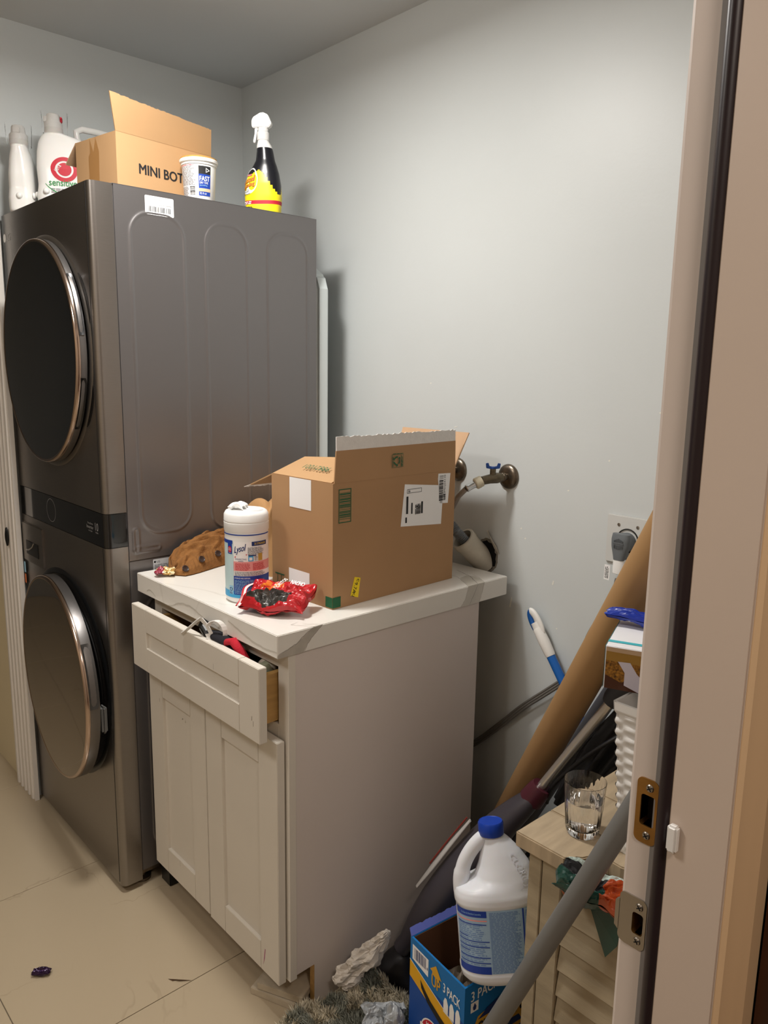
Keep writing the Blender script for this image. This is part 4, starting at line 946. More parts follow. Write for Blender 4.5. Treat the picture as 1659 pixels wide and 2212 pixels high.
ribbon(g, arc((1.112, -.7975, .876), .032, .026, -170, 150, ax, ay), (.003, .0045, .001))
ribbon(g, [(1.003, -.8255, .847), (1.020, -.824, .858), (1.040, -.822, .873), (1.058, -.816, .889), (1.070, -.812, .898)], (.003, -.0028, .004))
ribbon(g, [(1.070, -.812, .898), (1.085, -.806, .884), (1.098, -.802, .866), (1.105, -.800, .850)], (.004, .001, .003))
obj('strap', g, W2, t, mods=lambda o: setattr(o.modifiers.new('s', 'SOLIDIFY'), 'thickness', .002))
g = MB(); g.box((-.010, -.006, -.008), (.010, .006, .012), 0, T(1.052, -.795, .875) @ RZ(.5) @ RY(.5)); g.tube([(1.052, -.797, .872), (1.068, -.797, .862), (1.080, -.797, .850), (1.078, -.795, .838)], .010, 12); obj('clasp', g, DARKPL, t, bevel=.001)
t = thing('sports_sock', 'dark sock with a red cuff folded in the open drawer', 'sock', (1.12, -.78, .80))
g = MB(); g.tube([(1.035, -.760, .815), (1.070, -.782, .850), (1.105, -.789, .861), (1.140, -.786, .858), (1.165, -.778, .836)], [.020, .022, .017, .018, .016], 18, flat=.7); obj('foot_part', g, mat('dark_navy_knit', '1b1b22', .95, bump=.5, bscale=400), t, smooth=80)
g = MB(); g.tube([(1.140, -.790, .842), (1.152, -.792, .862), (1.172, -.790, .868), (1.192, -.787, .853), (1.207, -.780, .830), (1.214, -.775, .806)], [.008, .010, .0115, .011, .010, .009], 18, flat=.8); obj('cuff', g, mat('red_knit', 'b41d2e', .95, bump=.6, bscale=400), t, smooth=80, label='ribbed red cuff')
t = thing('cotton_pouch', 'off-white rounded pouch inside the drawer beside the red cuff', 'pouch', (1.225, -.75, .80))
g = MB(); g.lathe([(.004, -.045), (.020, -.036), (.028, -.012), (.028, .016), (.018, .032), (.004, .038)], 24, M=T(1.226, -.740, .800) @ RY(.3), sy=.7); obj('pouch_body', g, mat('offwhite_cotton', 'c9c0b0', .9, bump=.3, bscale=300), t, smooth=80)
t = thing('plastic_sleeve', 'clear greenish plastic sleeve curling at the right end of the drawer', 'plastic sleeve', (1.25, -.74, .82))
g = MB(); ribbon(g, [(1.236, -.772, .812), (1.243, -.776, .828), (1.250, -.776, .838), (1.256, -.770, .832), (1.258, -.762, .815)], (.002, .014, .003)); obj('sleeve', g, mat('greenish_film', 'c4cdb8', .2, trans=.5), t, mods=lambda o: setattr(o.modifiers.new('s', 'SOLIDIFY'), 'thickness', .0012))
t = thing('dark_cloth', 'dark cloth bundle filling the open drawer', 'cloth', (1.0, -.6, .72))
g = MB()
def dc(u, v): return (.80 + .455 * u, -.775 + .44 * v, .722 + .075 * (max(0, 1 - (2 * u - 1) ** 4) * max(0, 1 - (2 * v - 1) ** 4)) ** .5 * (.8 + .5 * noise.noise(Vector((u * 5, v * 4, 2)))))
g.grid(30, 24, dc); obj('cloth', g, mat('charcoal_cloth', '25242a', .95), t, smooth=80)

# ================================================================== ON THE BACK WALL: valves, drain, outlet
def valve(x, z, full, lbl):
    t = thing('supply_valve', lbl, 'valve', (x, 0, z))
    g = MB(); g.lathe([(.0335, 0), (.0335, .003), (.030, .008), (.020, .011), (.013, .012)], 40, M=T(x, -.0004, z) @ RX(PI / 2)); obj('wall_flange', g, OLDBR, t, smooth=40)
    g = MB(); g.lathe([(.009, 0), (.009, .012), (.012, .013), (.012, .020), (.0095, .022)], 20, M=T(x, -.010, z) @ RX(PI / 2)); obj('pipe_stub', g, OLDBR, t, smooth=40)
    g = MB(); g.tube([(x, -.030, z), (x - .004, -.045, z - .001), (x - .012, -.066, z - .003), (x - .021, -.086, z - .007)], [.011, .0145, .0125, .0115], 16); g.lathe([(.008, 0), (.008, .018)], 14, M=T(x - .008, -.058, z + .006)); obj('valve_body', g, mat('verdigris_brass', '6f6452', .4, .8, var=.4, vscale=80), t, smooth=50)
    if full:
        g = MB(); Mh = T(x - .008, -.058, z + .022)
        g.lathe([(.006, 0), (.0075, .002), (.0075, .007), (.005, .008)], 16, M=Mh)
        for s in (-1, 1):
            g.prism([(s * .002, .001), (s * .018, .0035), (s * .0195, .016), (s * .0125, .0175), (s * .0095, .009), (s * .002, .008)][::s], -.0035, .0035, M=Mh @ RZ(.75), axis='y')
        obj('blue_handle', g, mat('blue_handle_plastic', '1c4080', .35), t, bevel=.0007, smooth=30)
    d = Vector((-.30, -.55, -.30)).normalized(); p0 = Vector((x - .021, -.086, z - .007))
    Mn, _ = align(p0, p0 + d); g = MB(); g.lathe([(.0125, 0), (.0150, .001), (.0150, .008), (.0155, .009), (.0155, .018), (.0130, .020)], 24, M=Mn); obj('coupling_nut', g, mat('ivory_nylon', 'cfc6ae', .5), t, smooth=25)
    g = MB(); g.lathe([(.008, .018), (.0088, .022), (.0088, .040), (.0098, .042), (.0098, .046), (.008, .048)], 20, M=Mn); obj('crimp_ferrule', g, CHROME, t, smooth=30)
    return t, p0, d
t, p0, d = valve(1.282, 1.180, True, 'old brass water valve with a blue wing handle, fully visible on the back wall')
pe = p0 + d * .048
g = MB(); pts = [pe, pe + Vector((-.020, -.008, -.022)), pe + Vector((-.045, -.006, -.062)), pe + Vector((-.066, .012, -.105)), pe + Vector((-.084, .030, -.150)), pe + Vector((-.105, .035, -.215))]
g.tube(pts, .0072, 16); tag(obj('braided_hose', g, mat('braided_steel', 'a69d93', .3, .8, bump=1.0, bscale=700), smooth=60), 'thin metallic hose running down from the blue-handled valve behind the box', 'hose')
valve(1.098, 1.180, False, 'second water valve mostly hidden behind the brown shipping box')
# pvc drain out of the broken wall hole
t = thing('drain_pipe', 'white plastic elbow drain pipe coming out of a broken hole in the wall', 'pipe', (1.19, -.03, .95))
PV = mat('dirty_pvc', 'd3cdbd', .55, var=.18, vscale=25)
g = MB(); a0, a1 = Vector((1.207, .012, .922)), Vector((1.180, -.062, 1.000))
pts = [a0, a0.lerp(a1, .3), a0.lerp(a1, .6), a0.lerp(a1, .85), a1]
rr = [.0340, .0335, .0330, .0328, .0328]
g.tube(pts, rr, 32, caps=False); g.tube([p_ for p_ in pts], [r_ - .004 for r_ in rr], 32, caps=False)
dd_ = (a1 - pts[3]).normalized(); Mt, _ = align(a1 - dd_ * .018, a1 + dd_)
g.lathe([(.0328, 0), (.0355, .001), (.0358, .017), (.0345, .0195), (.0290, .0195), (.0285, .004)], 36, M=Mt, capb=False, capt=False); obj('pipe_elbow', g, PV, t, smooth=50)
a1_ = a1
t2 = thing('drain_hose', 'grey corrugated drain hose poking out of the white elbow pipe', 'hose', tuple(a1))
g = MB(); hp = [a1 - dd_ * .045 + Vector((-.004, .004, 0)), a1 - dd_ * .01, a1 + dd_ * .02 + Vector((-.005, 0, .004)), a1 + dd_ * .040 + Vector((-.020, .006, .012)), a1 + Vector((-.060, -.020, .030))]
fine_ = []; R_ = []
for i in range(len(hp) - 1):
    for k in range(14): fine_.append(hp[i].lerp(hp[i + 1], k / 14)); R_.append(.0125 if (k // 1) % 2 else .0150)
g.tube(fine_, R_, 20); obj('corrugated_tube', g, mat('grey_hose', '7b8084', .4), t2, smooth=30)
# hole: broken drywall rim and a lifted flake
t = thing('wall_hole', 'jagged broken hole in the grey wall around the white elbow pipe', 'hole', (1.24, 0, .97))
g = MB(); rn = random.Random(3); N = 40; cen = (1.216, .945)
o_ = []; i_ = []
for k in range(N):
    a = 2 * PI * k / N; r0 = .041 * (1 + .10 * rn.random() + .10 * math.cos(a - 1.2)); r1 = r0 - .005 - .004 * rn.random()
    o_.append((cen[0] + r0 * math.cos(a) * .92, -.0004, cen[1] + r0 * math.sin(a) * 1.15)); i_.append((cen[0] + r1 * math.cos(a) * .92, -.0010, cen[1] + r1 * math.sin(a) * 1.15))
g.add(o_ + i_, [(k, (k + 1) % N, N + (k + 1) % N, N + k) for k in range(N)]); g.add(i_, [tuple(range(N))], 1); obj('broken_rim', g, [mat('gypsum_edge', '8d877c', .95, var=.3, vscale=90), mat('hole_dark', '0d0c0b', 1)], t)
g = MB(); fl = [(1.218, -.003, 1.020), (1.228, -.018, 1.024), (1.243, -.020, 1.006), (1.256, -.012, .985), (1.262, -.004, .962), (1.246, -.004, .975), (1.232, -.004, .995)]
g.add(fl + [(a, b + .003, c) for a, b, c in fl], [(0, 1, 2, 3, 4, 5, 6), (13, 12, 11, 10, 9, 8, 7)] + [(k, (k + 1) % 7, (k + 1) % 7 + 7, k + 7) for k in range(7)]); obj('lifted_paint_flake', g, mat('flake', 'b9b2a5', .9, var=.2, vscale=50), t)

# outlet with the grey dryer plug
t = thing('wall_outlet', 'square white two-screw dryer outlet plate on the back wall', 'outlet', (1.645, 0, 1.068))
g = MB(); g.box((1.5905, -.0062, 1.0085), (1.7040, -.0004, 1.1255)); obj('cover_plate', g, mat('painted_plate', 'cfd0cd', .4), t, bevel=.002)
for x, z in ((1.622, 1.103), (1.671, 1.103), (1.622, 1.030), (1.671, 1.030)):
    g = MB(); g.lathe([(.0042, 0), (.0036, .0016), (.001, .0019)], 16, M=T(x, -.0060, z) @ RX(PI / 2)); g.box((-.0004, -.0036, .0014), (.0004, .0036, .0022), 1, T(x, -.0060, z) @ RX(PI / 2) @ RZ(.2)); obj('screw', g, [NICKEL, INK], t, smooth=30)
g = MB(); g.lathe([(.029, .005), (.0285, .0085), (.0265, .009), (.0260, .006), (.01, .006)], 40, M=T(1.6475, 0, 1.068) @ RX(PI / 2)); obj('receptacle', g, DARKPL, t, smooth=40)
t = thing('power_cord', 'thick grey appliance cord with a chunky angled plug in the wall outlet', 'cord', (1.6475, -.02, 1.06))
PG = mat('slate_plug', '6a7074', .45)
Mp = T(1.6475, -.006, 1.066)
S = [(.0, .0215, .0215, 0, 0, 2), (.014, .0225, .0225, 0, 0, 2.2), (.026, .0215, .0240, 0, -.002, 2.3), (.034, .0180, .0200, 0, -.003, 2.4)]
g = Loft(S, Mp @ RX(PI / 2)).mesh(36, frange(0, .034, 8)); 
S2 = [(0, .0215, .010, 0, 0, 2.6), (.012, .0235, .0125, 0, 0, 2.6), (.030, .0225, .0125, 0, 0, 2.6), (.052, .0165, .0120, 0, 0, 2.6), (.062, .0145, .0115, 0, 0, 2.6)]
M2 = Mp @ T(0, -.0285, .022) @ RX(PI - .02)
Loft(S2, M2).mesh(36, frange(0, .062, 14), mb=g); obj('plug_body', g, PG, t, smooth=50)
for i, zz in enumerate([.006 + .0026 * k for k in range(5)] + [.027 + .0026 * k for k in range(5)]):
    pass
g = MB()
for k in range(-4, 5): g.box((k * .0027 - .0006, -.0133, .026), (k * .0027 + .0006, -.0118, .036 - abs(k) * .0006), 0, M2 @ RZ(PI))
for k in range(-4, 5): g.box((k * .0027 - .0006, -.0133, .010 + abs(k) * .0012), (k * .0027 + .0006, -.0118, .019), 0, M2 @ RZ(PI))
g.box((-.013, -.0134, .0215), (.013, -.0118, .0232), 0, M2 @ RZ(PI)); o = obj('grip_ribs', g, mat('slate_plug_light', '5b6064', .5), t); o['kind'] = 'stuff'
g = MB(); g.lathe([(.0150, .058), (.0155, .060), (.0155, .094), (.0145, .095)], 30, M=M2, sy=.72); obj('white_sleeve', g, WHITEPL, t, smooth=30)
p = Print(planar(frame((1.6150, -.046, .975), (1, -.15, 0), (.18, 0, 1)))); p._r(0, 0, .016, .036, PAPER, 0); p.fine(.003, .004, .014, .033, 4, INK, 1, vertical=True, seed=7); p.build('paper_tag', t)
# dryer cord (flat, three ridges)
pts = [(1.6475, -.034, .978), (1.643, -.034, .955), (1.628, -.030, .918), (1.600, -.024, .868), (1.570, -.020, .810), (1.554, -.018, .755), (1.536, -.018, .715), (1.500, -.018, .672), (1.450, -.018, .625), (1.380, -.018, .560), (1.300, -.018, .475), (1.220, -.020, .395), (1.10, -.025, .30)]
def smooth_path(pts, n=6):
    P = [Vector(p) for p in pts]; out = []
    for i in range(len(P) - 1):
        a, b, c, d = P[max(i - 1, 0)], P[i], P[i + 1], P[min(i + 2, len(P) - 1)]
        for k in range(n):
            u = k / n; out.append(.5 * ((2 * b) + (c - a) * u + (2 * a - 5 * b + 4 * c - d) * u * u + (3 * b - a - 3 * c + d) * u ** 3))
    return out + [P[-1]]
sp_ = smooth_path(pts)
for k, off in enumerate((-.0058, 0, .0058)):
    g = MB(); q_ = []
    for i, p_ in enumerate(sp_):
        tt = (sp_[min(i + 1, len(sp_) - 1)] - sp_[max(i - 1, 0)]).normalized(); nn = Vector((tt.z, 0, -tt.x)).normalized(); q_.append(p_ + nn * off)
    g.tube(q_, .0036, 10); obj('cord_ridge', g, mat('grey_cord', '6e6b66', .5), t, smooth=60)

# ================================================================== LEANING THINGS RIGHT OF THE CABINET
# mop handle
t = thing('mop_handle', 'blue mop handle with a white and blue hanging-loop grip, leaning on the wall', 'mop', (1.9, -.12, 0))
P0, P1 = Vector((1.3965, -.030, .8355)), Vector((1.990, -.050, .030))
Mh, Lh = align(P0, P1)
BL = mat('blue_tube_paint', '1b62b4', .25)
g = MB(); g.lathe([(.0115, .118), (.0115, Lh)], 24, M=Mh); obj('pole', g, BL, t, smooth=40)
WG = mat('white_grip', 'e9e7e2', .4)
g = MB(); g.lathe([(.0130, .046), (.0140, .050), (.0150, .085), (.0138, .116), (.0125, .124)], 28, M=Mh); g.lathe([(.0128, .030), (.0134, .046)], 28, M=Mh, sy=.8)
obj('white_grip', g, WG, t, smooth=40)
# loop: ring elongated with a blue inner half and white outer half
xloc = Mh.to_3x3() @ Vector((1, 0, 0))
side = (Vector((0, 0, 1)).cross((P1 - P0).normalized())); side = (P1 - P0).normalized().cross(Vector((0, 1, 0))).normalized()
dirn = (P1 - P0).normalized()
def lp(a, rw, rl): return P0 + dirn * (.032 - rl * math.cos(a)) + side * (rw * math.sin(a) + .002)
g = MB(); g.tube([lp(a, .0095, .033) for a in [PI * k / 16 for k in range(17)]], .0062, 12, flat=1.6); l1 = obj('hanging_loop', g, WG, t, smooth=60)
g = MB(); g.tube([lp(-a, .0120, .033) for a in [PI * k / 16 for k in range(17)]], .0052, 12, flat=1.5); obj('hanging_loop', g, mat('blue_loop', '17559c', .4), t, smooth=60)

# cardboard tube
t = thing('cardboard_tube', 'long brown cardboard tube leaning from behind the cabinet up to the right', 'tube', (1.25, -.07, 0))
Pa, Pb = Vector((1.262, -.062, .020)), Vector((1.868, -.336, 1.076))
Pa, Pb = Vector((1.7102, -.249, .8136)), Vector((1.868, -.3364, 1.0759)); dT = (Vector((1.7102, -.249, .8136)) - Vector((1.285, -.056, .050))); 
Mt_, Lt = align(Vector((1.285, -.056, .050)), Vector((1.285, -.056, .050)) + dT.normalized() * 1.35)
g = MB(); g.lathe([(.037, 0), (.0385, .002), (.0385, Lt), (.0350, Lt), (.0350, Lt - .25)], 48, M=Mt_, capt=True); obj('tube_wall', g, mat('kraft_tube', 'a98458', .7, var=.08, vscale=5), t, smooth=40)
# dark grey tube beside it
t = thing('grey_pipe', 'dark grey plastic pipe leaning right behind the cardboard tube', 'pipe', (1.35, -.04, 0))
q0, q1 = Vector((1.7100, -.105, .765)), Vector((1.485, -.048, .362)); dQ = (q0 - q1).normalized(); q1 = q1 - dQ * .33
Mq, Lq = align(q1, q1 + dQ * 1.02)
g = MB(); g.lathe([(.021, 0), (.021, Lq), (.018, Lq), (.018, Lq - .1)], 28, M=Mq); obj('pipe_wall', g, mat('charcoal_pipe', '4b4b4f', .4), t, smooth=40)

# vacuum cleaner
t = thing('stick_vacuum', 'dark grey stick vacuum with a silver pole and maroon collar, leaning beside the cabinet', 'vacuum cleaner', (1.37, -.48, 0))
V1, V0 = Vector((1.7771, -.2445, .783)), Vector((1.6349, -.2873, .5304))
Mv, Lv = align(V0, V1)
g = MB(); g.lathe([(.0108, -.02), (.0108, Lv + .02)], 28, M=Mv); obj('silver_pole', g, mat('silver_tube', 'c9c5bf', .28, .85), t, smooth=40)
g = MB(); dv = (V1 - V0).normalized(); g.tube([V1 - dv * .012, V1, V1 + dv * .03, V1 + dv * .10], [.018, .022, .024, .025], 24); obj('upper_grip', g, mat('dark_grip', '2d2d30', .5), t, smooth=40)
g = MB(); g.tube([V0 + dv * .012, V0, V0 - dv * .035], [.020, .0235, .026], 24, flat=1.1); obj('maroon_collar', g, mat('maroon_plastic', '4b1f2a', .3), t, smooth=40)
VB = mat('vacuum_body_grey', '3e3a40', .4)
B = [V0 - dv * .030, Vector((1.560, -.325, .420)), Vector((1.510, -.375, .322)), Vector((1.462, -.425, .222)), Vector((1.428, -.460, .145)), Vector((1.405, -.485, .090))]
B = smooth_path(B, 6); nB = len(B)
g = MB(); g.tube(B, [.026 + .030 * math.sin(PI * min(1, i / nB * 1.15)) ** 1.0 for i in range(nB)], 28, flat=.8); obj('vacuum_body', g, VB, t, smooth=60)
g = MB(); g.tube([p_ + Vector((.020, -.020, .016)) for p_ in B[4:-6]], .0035, 8); obj('body_seam', g, mat('seam_light', '5e5a60', .3), t, smooth=60)
g = MB(); st = [Vector((1.5080, -.372, .428)), Vector((1.478, -.400, .368)), Vector((1.450, -.432, .306)), Vector((1.428, -.462, .2560))]
g.tube(st, [.006, .0105, .011, .006], 14, flat=.45); obj('pale_side_strip', g, mat('pale_strip', 'b4b1ae', .35), t, smooth=60, label='pale grey rounded strip on the side')
g = MB(); g.tube([p_ + Vector((-.010, 0, .003)) for p_ in st[:3]], .0022, 8); obj('red_line', g, mat('dark_red_line', '7a2a24', .4), t, smooth=60)
g = MB(); S = [(0, .055, .05, 0, 0, 3), (.02, .060, .055, 0, 0, 3), (.045, .045, .045, 0, 0, 2.5), (.075, .028, .030, .01, .01, 2)]; Loft(S, T(1.398, -.478, .002) @ RZ(.5)).mesh(32, frange(0, .075, 10), mb=g); obj('floor_head', g, mat('vacuum_head', '1d1b1e', .5), t, smooth=50)

# black folded umbrella-like bundle and its cords
t = thing('folded_umbrella', 'black folded umbrella bundle leaning behind the louvred cabinet', 'umbrella', (1.67, -.27, .4))
U0, U1 = Vector((1.6630, -.2180, .4690)), Vector((1.8450, -.1150, .8200)); Mu, Lu = align(U0, U1)
g = MB(); n = 72; rows = 26
for j in range(rows + 1):
    v = j / rows; R0 = .014 + .034 * math.sin(PI * min(1, .12 + v * .80)) ** .8
    for k in range(n):
        a = 2 * PI * k / n; r_ = R0 * (1 + .20 * math.sin(8 * a + v * 4.0) + .05 * math.sin(17 * a + v * 9)); g.v.append(Mu @ Vector((r_ * math.cos(a), r_ * math.sin(a), v * Lu)))
for j in range(rows):
    for k in range(n): g.f.append((j * n + k, j * n + (k + 1) % n, (j + 1) * n + (k + 1) % n, (j + 1) * n + k)); g.m.append(0)
obj('pleated_canopy', g, mat('black_nylon', '141416', .5, bump=.2, bscale=200), t, smooth=70)
g = MB(); g.lathe([(.004, -.33), (.006, -.30), (.006, .02)], 12, M=Mu); obj('shaft', g, DARKPL, t, smooth=40)
for k, pts in enumerate(([(1.640, -.262, .49), (1.665, -.285, .545), (1.71, -.285, .610), (1.77, -.27, .680), (1.83, -.23, .735), (1.90, -.19, .775)], [(1.700, -.245, .545), (1.765, -.205, .575), (1.83, -.17, .615), (1.90, -.15, .66)], [(1.668, -.20, .50), (1.72, -.16, .545), (1.77, -.13, .585), (1.84, -.11, .61)])):
    g = MB(); g.tube(smooth_path(pts), .0032 if k else .0045, 8); c = obj('black_cable', g, mat('black_cable_rubber', '0e0e10', .4), smooth=60)
    tag(c, ['thicker black cable looping along the folded umbrella', 'black cable crossing the gap above the louvred cabinet', 'thin black cable nearest the wall behind the umbrella'][k], 'cable', 'black cables behind the louvred cabinet')

# ================================================================== LOUVRED CABINET
LX0, LX1, LY0, LY1, LZ = 1.8228, 2.200, -.6216, -.262, .660
WD = mat('whitewashed_wood', 'b0a186', .6, var=.22, vscale=7, stretch=(1, 5, 8), bump=.15, bscale=80)
WD2 = mat('whitewashed_top', 'bba78a', .5, var=.25, vscale=9, stretch=(6, 1, 1), bump=.12, bscale=70)
t = thing('louvred_cabinet', 'whitewashed wooden cabinet with louvred door and worn plank top', 'cabinet', (2.0, -.44, 0))
# plank top (3 boards running back) with a broken front corner
bw = [LX0, 1.905, 2.01, 2.105, LX1]
yb = [LY0, -.520, -.403, LY1]
for k in range(3):
    a, b = yb[k] + (.0008 if k else 0), yb[k + 1] - .0008
    g = MB()
    if k == 0:
        rn = random.Random(8); brk = [(1.9250, a), (1.9290, a + .006), (1.9340, a + .008), (1.9375, a + .018), (1.9450, a + .024), (1.9500, a + .036), (1.9640, a + .040), (1.9760, a + .052), (1.999, a + .050), (2.02, a + .056), (LX1, a + .060)]
        g.prism([(LX0, a)] + brk + [(LX1, b), (LX0, b)], LZ - .0285, LZ)
    else: g.box((LX0, a, LZ - .0285), (LX1, b, LZ))
    obj('top_plank', g, WD2, t, bevel=.0022, bseg=2)
g = MB()
PX = LX0 + .0225; FY = LY0 + .013
g.box((PX, FY, 0), (PX + .026, FY + .03, LZ - .029)); obj('front_post', g, WD, t, bevel=.0012)
g = MB(); g.box((PX + .0275, FY + .001, .05), (PX + .066, FY + .024, LZ - .034)); obj('door_stile', g, WD, t, bevel=.0012)
g = MB(); g.box((LX1 - .050, FY + .001, .05), (LX1 - .012, FY + .024, LZ - .034)); obj('door_stile', g, WD, t, bevel=.0012)
zz = .575; k = 0
g = MB(); g.box((PX + .067, FY + .003, .585), (LX1 - .051, FY + .022, LZ - .034)); obj('door_rail', g, WD, t, bevel=.0012)
while zz > .08:
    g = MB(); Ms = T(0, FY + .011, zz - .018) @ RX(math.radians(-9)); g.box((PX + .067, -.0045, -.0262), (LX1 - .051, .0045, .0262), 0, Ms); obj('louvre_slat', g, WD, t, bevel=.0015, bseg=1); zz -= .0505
g = MB(); g.box((PX + .067, FY + .019, .05), (LX1 - .051, FY + .0215, LZ - .034)); obj('slat_gap_shade', g, mat('shadow_brown', '3d3327', .9), t)  # dark sheet paints the shade in the gaps between slats
g = MB(); g.box((PX, FY + .031, .03), (PX + .016, LY1 - .02, LZ - .029)); obj('side_panel', g, WD, t)
g = MB(); g.box((LX1 - .03, FY + .031, .03), (LX1 - .014, LY1 - .02, LZ - .029)); obj('side_panel', g, WD, t)
g = MB(); g.box((PX + .016, LY1 - .035, .03), (LX1 - .03, LY1 - .022, LZ - .029)); obj('back_panel', g, WD, t)
for xx in (PX, LX1 - .03):
    g = MB(); g.box((xx, LY1 - .052, 0), (xx + .026, LY1 - .022, .03)); obj('foot', g, WD, t)
g = MB(); g.box((LX1 - .04, FY, 0), (LX1 - .0115, FY + .03, .05)); obj('foot', g, WD, t)

# glass of water
gx, gy = 1.9015, -.5350
t = thing('water_glass', 'clear fluted drinking glass half full of water on the louvred cabinet', 'glass', (gx, gy, LZ))
GL = mat('clear_glass', 'ffffff', .0, trans=1.0, ior=1.45)
g = MB(); Mg = T(gx, gy, LZ + .0006); n = 96
prof = [(.0262, 0, 0), (.0275, .002, 0), (.0292, .010, .0006), (.0300, .020, .0007), (.0325, .050, .0006), (.0345, .075, .0003), (.0355, .088, 0), (.0362, .098, 0), (.0356, .0985, 0), (.0345, .088, 0), (.0335, .075, 0), (.0312, .050, 0), (.0286, .022, 0), (.0240, .0125, 0), (.0120, .0115, 0)]
rows_ = []
for r_, z_, am in prof:
    rows_.append([Mg @ Vector(((r_ + am * math.sin(24 * a + z_ * 60)) * math.cos(a), (r_ + am * math.sin(24 * a + z_ * 60)) * math.sin(a), z_)) for a in [2 * PI * k / n for k in range(n)]])
for row in rows_: g.v += row
for j in range(len(rows_) - 1):
    for k in range(n): g.f.append((j * n + k, j * n + (k + 1) % n, (j + 1) * n + (k + 1) % n, (j + 1) * n + k)); g.m.append(0)
g.f.append(tuple(range(n - 1, -1, -1))); g.m.append(0); g.f.append(tuple((len(rows_) - 1) * n + k for k in range(n))); g.m.append(0)
obj('tumbler', g, GL, t, smooth=50)
g = MB(); g.lathe([(.0118, .0118), (.0236, .0128), (.0284, .0224), (.0309, .050), (.0323, .0640)], 64, M=Mg); obj('water', g, mat('water', 'ffffff', .0, trans=1.0, ior=1.33), t, smooth=40)

# white woven basket with a box on it
t = thing('woven_basket', 'white woven plastic basket standing on the louvred cabinet behind the jamb', 'basket', (2.08, -.42, LZ))
g = MB(); bx0, bx1, by0, by1, bz0, bz1 = 1.972, 2.195, -.535, -.33, LZ + .0006, .925
lean = .020
def bas(side):
    def fn(u, v):
        per = u * 4; k = int(min(per, 3.999)); f = per - k
        zc_ = bz0 + (bz1 - bz0) * v; ex = lean * v
        c = [(bx0 - ex, by0 - ex * .4), (bx1, by0 - ex * .4), (bx1, by1 + ex * .4), (bx0 - ex, by1 + ex * .4)]
        a, b = c[k], c[(k + 1) % 4]; x = a[0] + (b[0] - a[0]) * f; y = a[1] + (b[1] - a[1]) * f
        nx, ny = [(0, -1), (1, 0), (0, 1), (-1, 0)][k]
        h = .0028 * math.sin(v * 14 * 2 * PI) * math.cos(u * 4 * 9 * PI) + .001
        if v > .94: h = .004
        return (x + nx * (h + side), y + ny * (h + side), zc_)
    return fn
g.grid(288, 84, bas(0)); g.grid(40, 6, bas(-.005), flip=True); g.box((bx0, by0, bz0), (bx1, by1, bz0 + .004)); obj('woven_side', g, mat('white_wicker_plastic', 'dcdad6', .45), t, smooth=60)
t = thing('snack_carton', 'white snack carton with a teal stripe and cookie picture, on the white basket', 'carton', (2.0, -.45, .93))
MC = T(1.910, -.515, .928) @ RZ(math.radians(22))
g = MB(); g.box((0, 0, 0), (.26, .165, .0745), 0, MC); obj('carton_body', g, mat('carton_white', 'eeeef0', .45), t, bevel=.0012)
p = Print(planar(MC @ frame((0, 0, .0745), (1, 0, 0), (0, 1, 0)))); TEAL = mat('teal_ink', '45b4bf', .45)
p._r(0, .022, .26, .033, TEAL, 1); p.disc(.115, .095, .020, .013, INK, 1, inner=.93, n=36); p.build('top_print', t)
p = Print(planar(MC @ frame((0, 0, 0), (1, 0, 0), (0, 0, 1))))
COOK, CARM, CRM, CHOC = mat('cookie_print', 'b07a2c', .4, var=.75, vscale=230, col2='3a2008'), mat('caramel_print', '9b7636', .3), mat('cream_print', 'c9c3cf', .35), mat('chocolate_print', '4a2a1c', .35)
p._r(0.002, 0, .26, .0735, CHOC, 1); p.poly([(.002, .050), (.03, .047), (.26, .048), (.26, .0735), (.002, .0735)], CARM, 2); p.poly([(.002, .066), (.26, .063), (.26, .0735), (.002, .0735)], mat('tan_gloss_print', 'b79b7d', .3), 3)
p.poly([(.002, .050), (.002, .024), (.018, .018), (.030, .013), (.036, .020), (.034, .034), (.024, .049)], COOK, 3); p.poly([(.042, .049), (.26, .048), (.26, .01), (.09, .004), (.070, .016), (.052, .034)], COOK, 3)
p.poly([(.022, .050), (.042, .051), (.054, .033), (.072, .016), (.10, .0), (.060, .0), (.034, .010), (.034, .032)], CRM, 4); p.build('front_print', t)
p = Print(planar(MC @ frame((0, .165, 0), (0, -1, 0), (0, 0, 1)))); p._r(0, 0, .165, .0745, TEAL, 1); p.build('side_print', t)
wrapperM = MC @ T(.060, .150, .088) @ RZ(-.3)
FB, FO = foil('blue_foil', '16329c', .22), foil('orange_white_foil', 'f0a63c', .3)
t = thing('candy_wrapper', 'long torn blue and orange wrapper lying flat on the snack carton', 'wrapper', tuple(wrapperM.translation))
o = pillow('crumpled_foil', t, MC @ T(.070, .120, .088) @ RZ(-.12) @ RY(.10), .185, .040, .014, [FB, FO], lambda u, v: 1 if (u > .70 and v > .66) else 0, 3.3, crumple=.006)
t = thing('candy_wrapper', 'twisted upright blue wrapper behind the flat one on the snack carton', 'wrapper', tuple(wrapperM.translation))
o = pillow('crumpled_foil', t, MC @ T(.128, .152, .122) @ RZ(-.35) @ RX(1.1) @ RZ(.6), .095, .050, .022, [FB, FO], lambda u, v: 1 if v > .86 else 0, 5.9, crumple=.014)

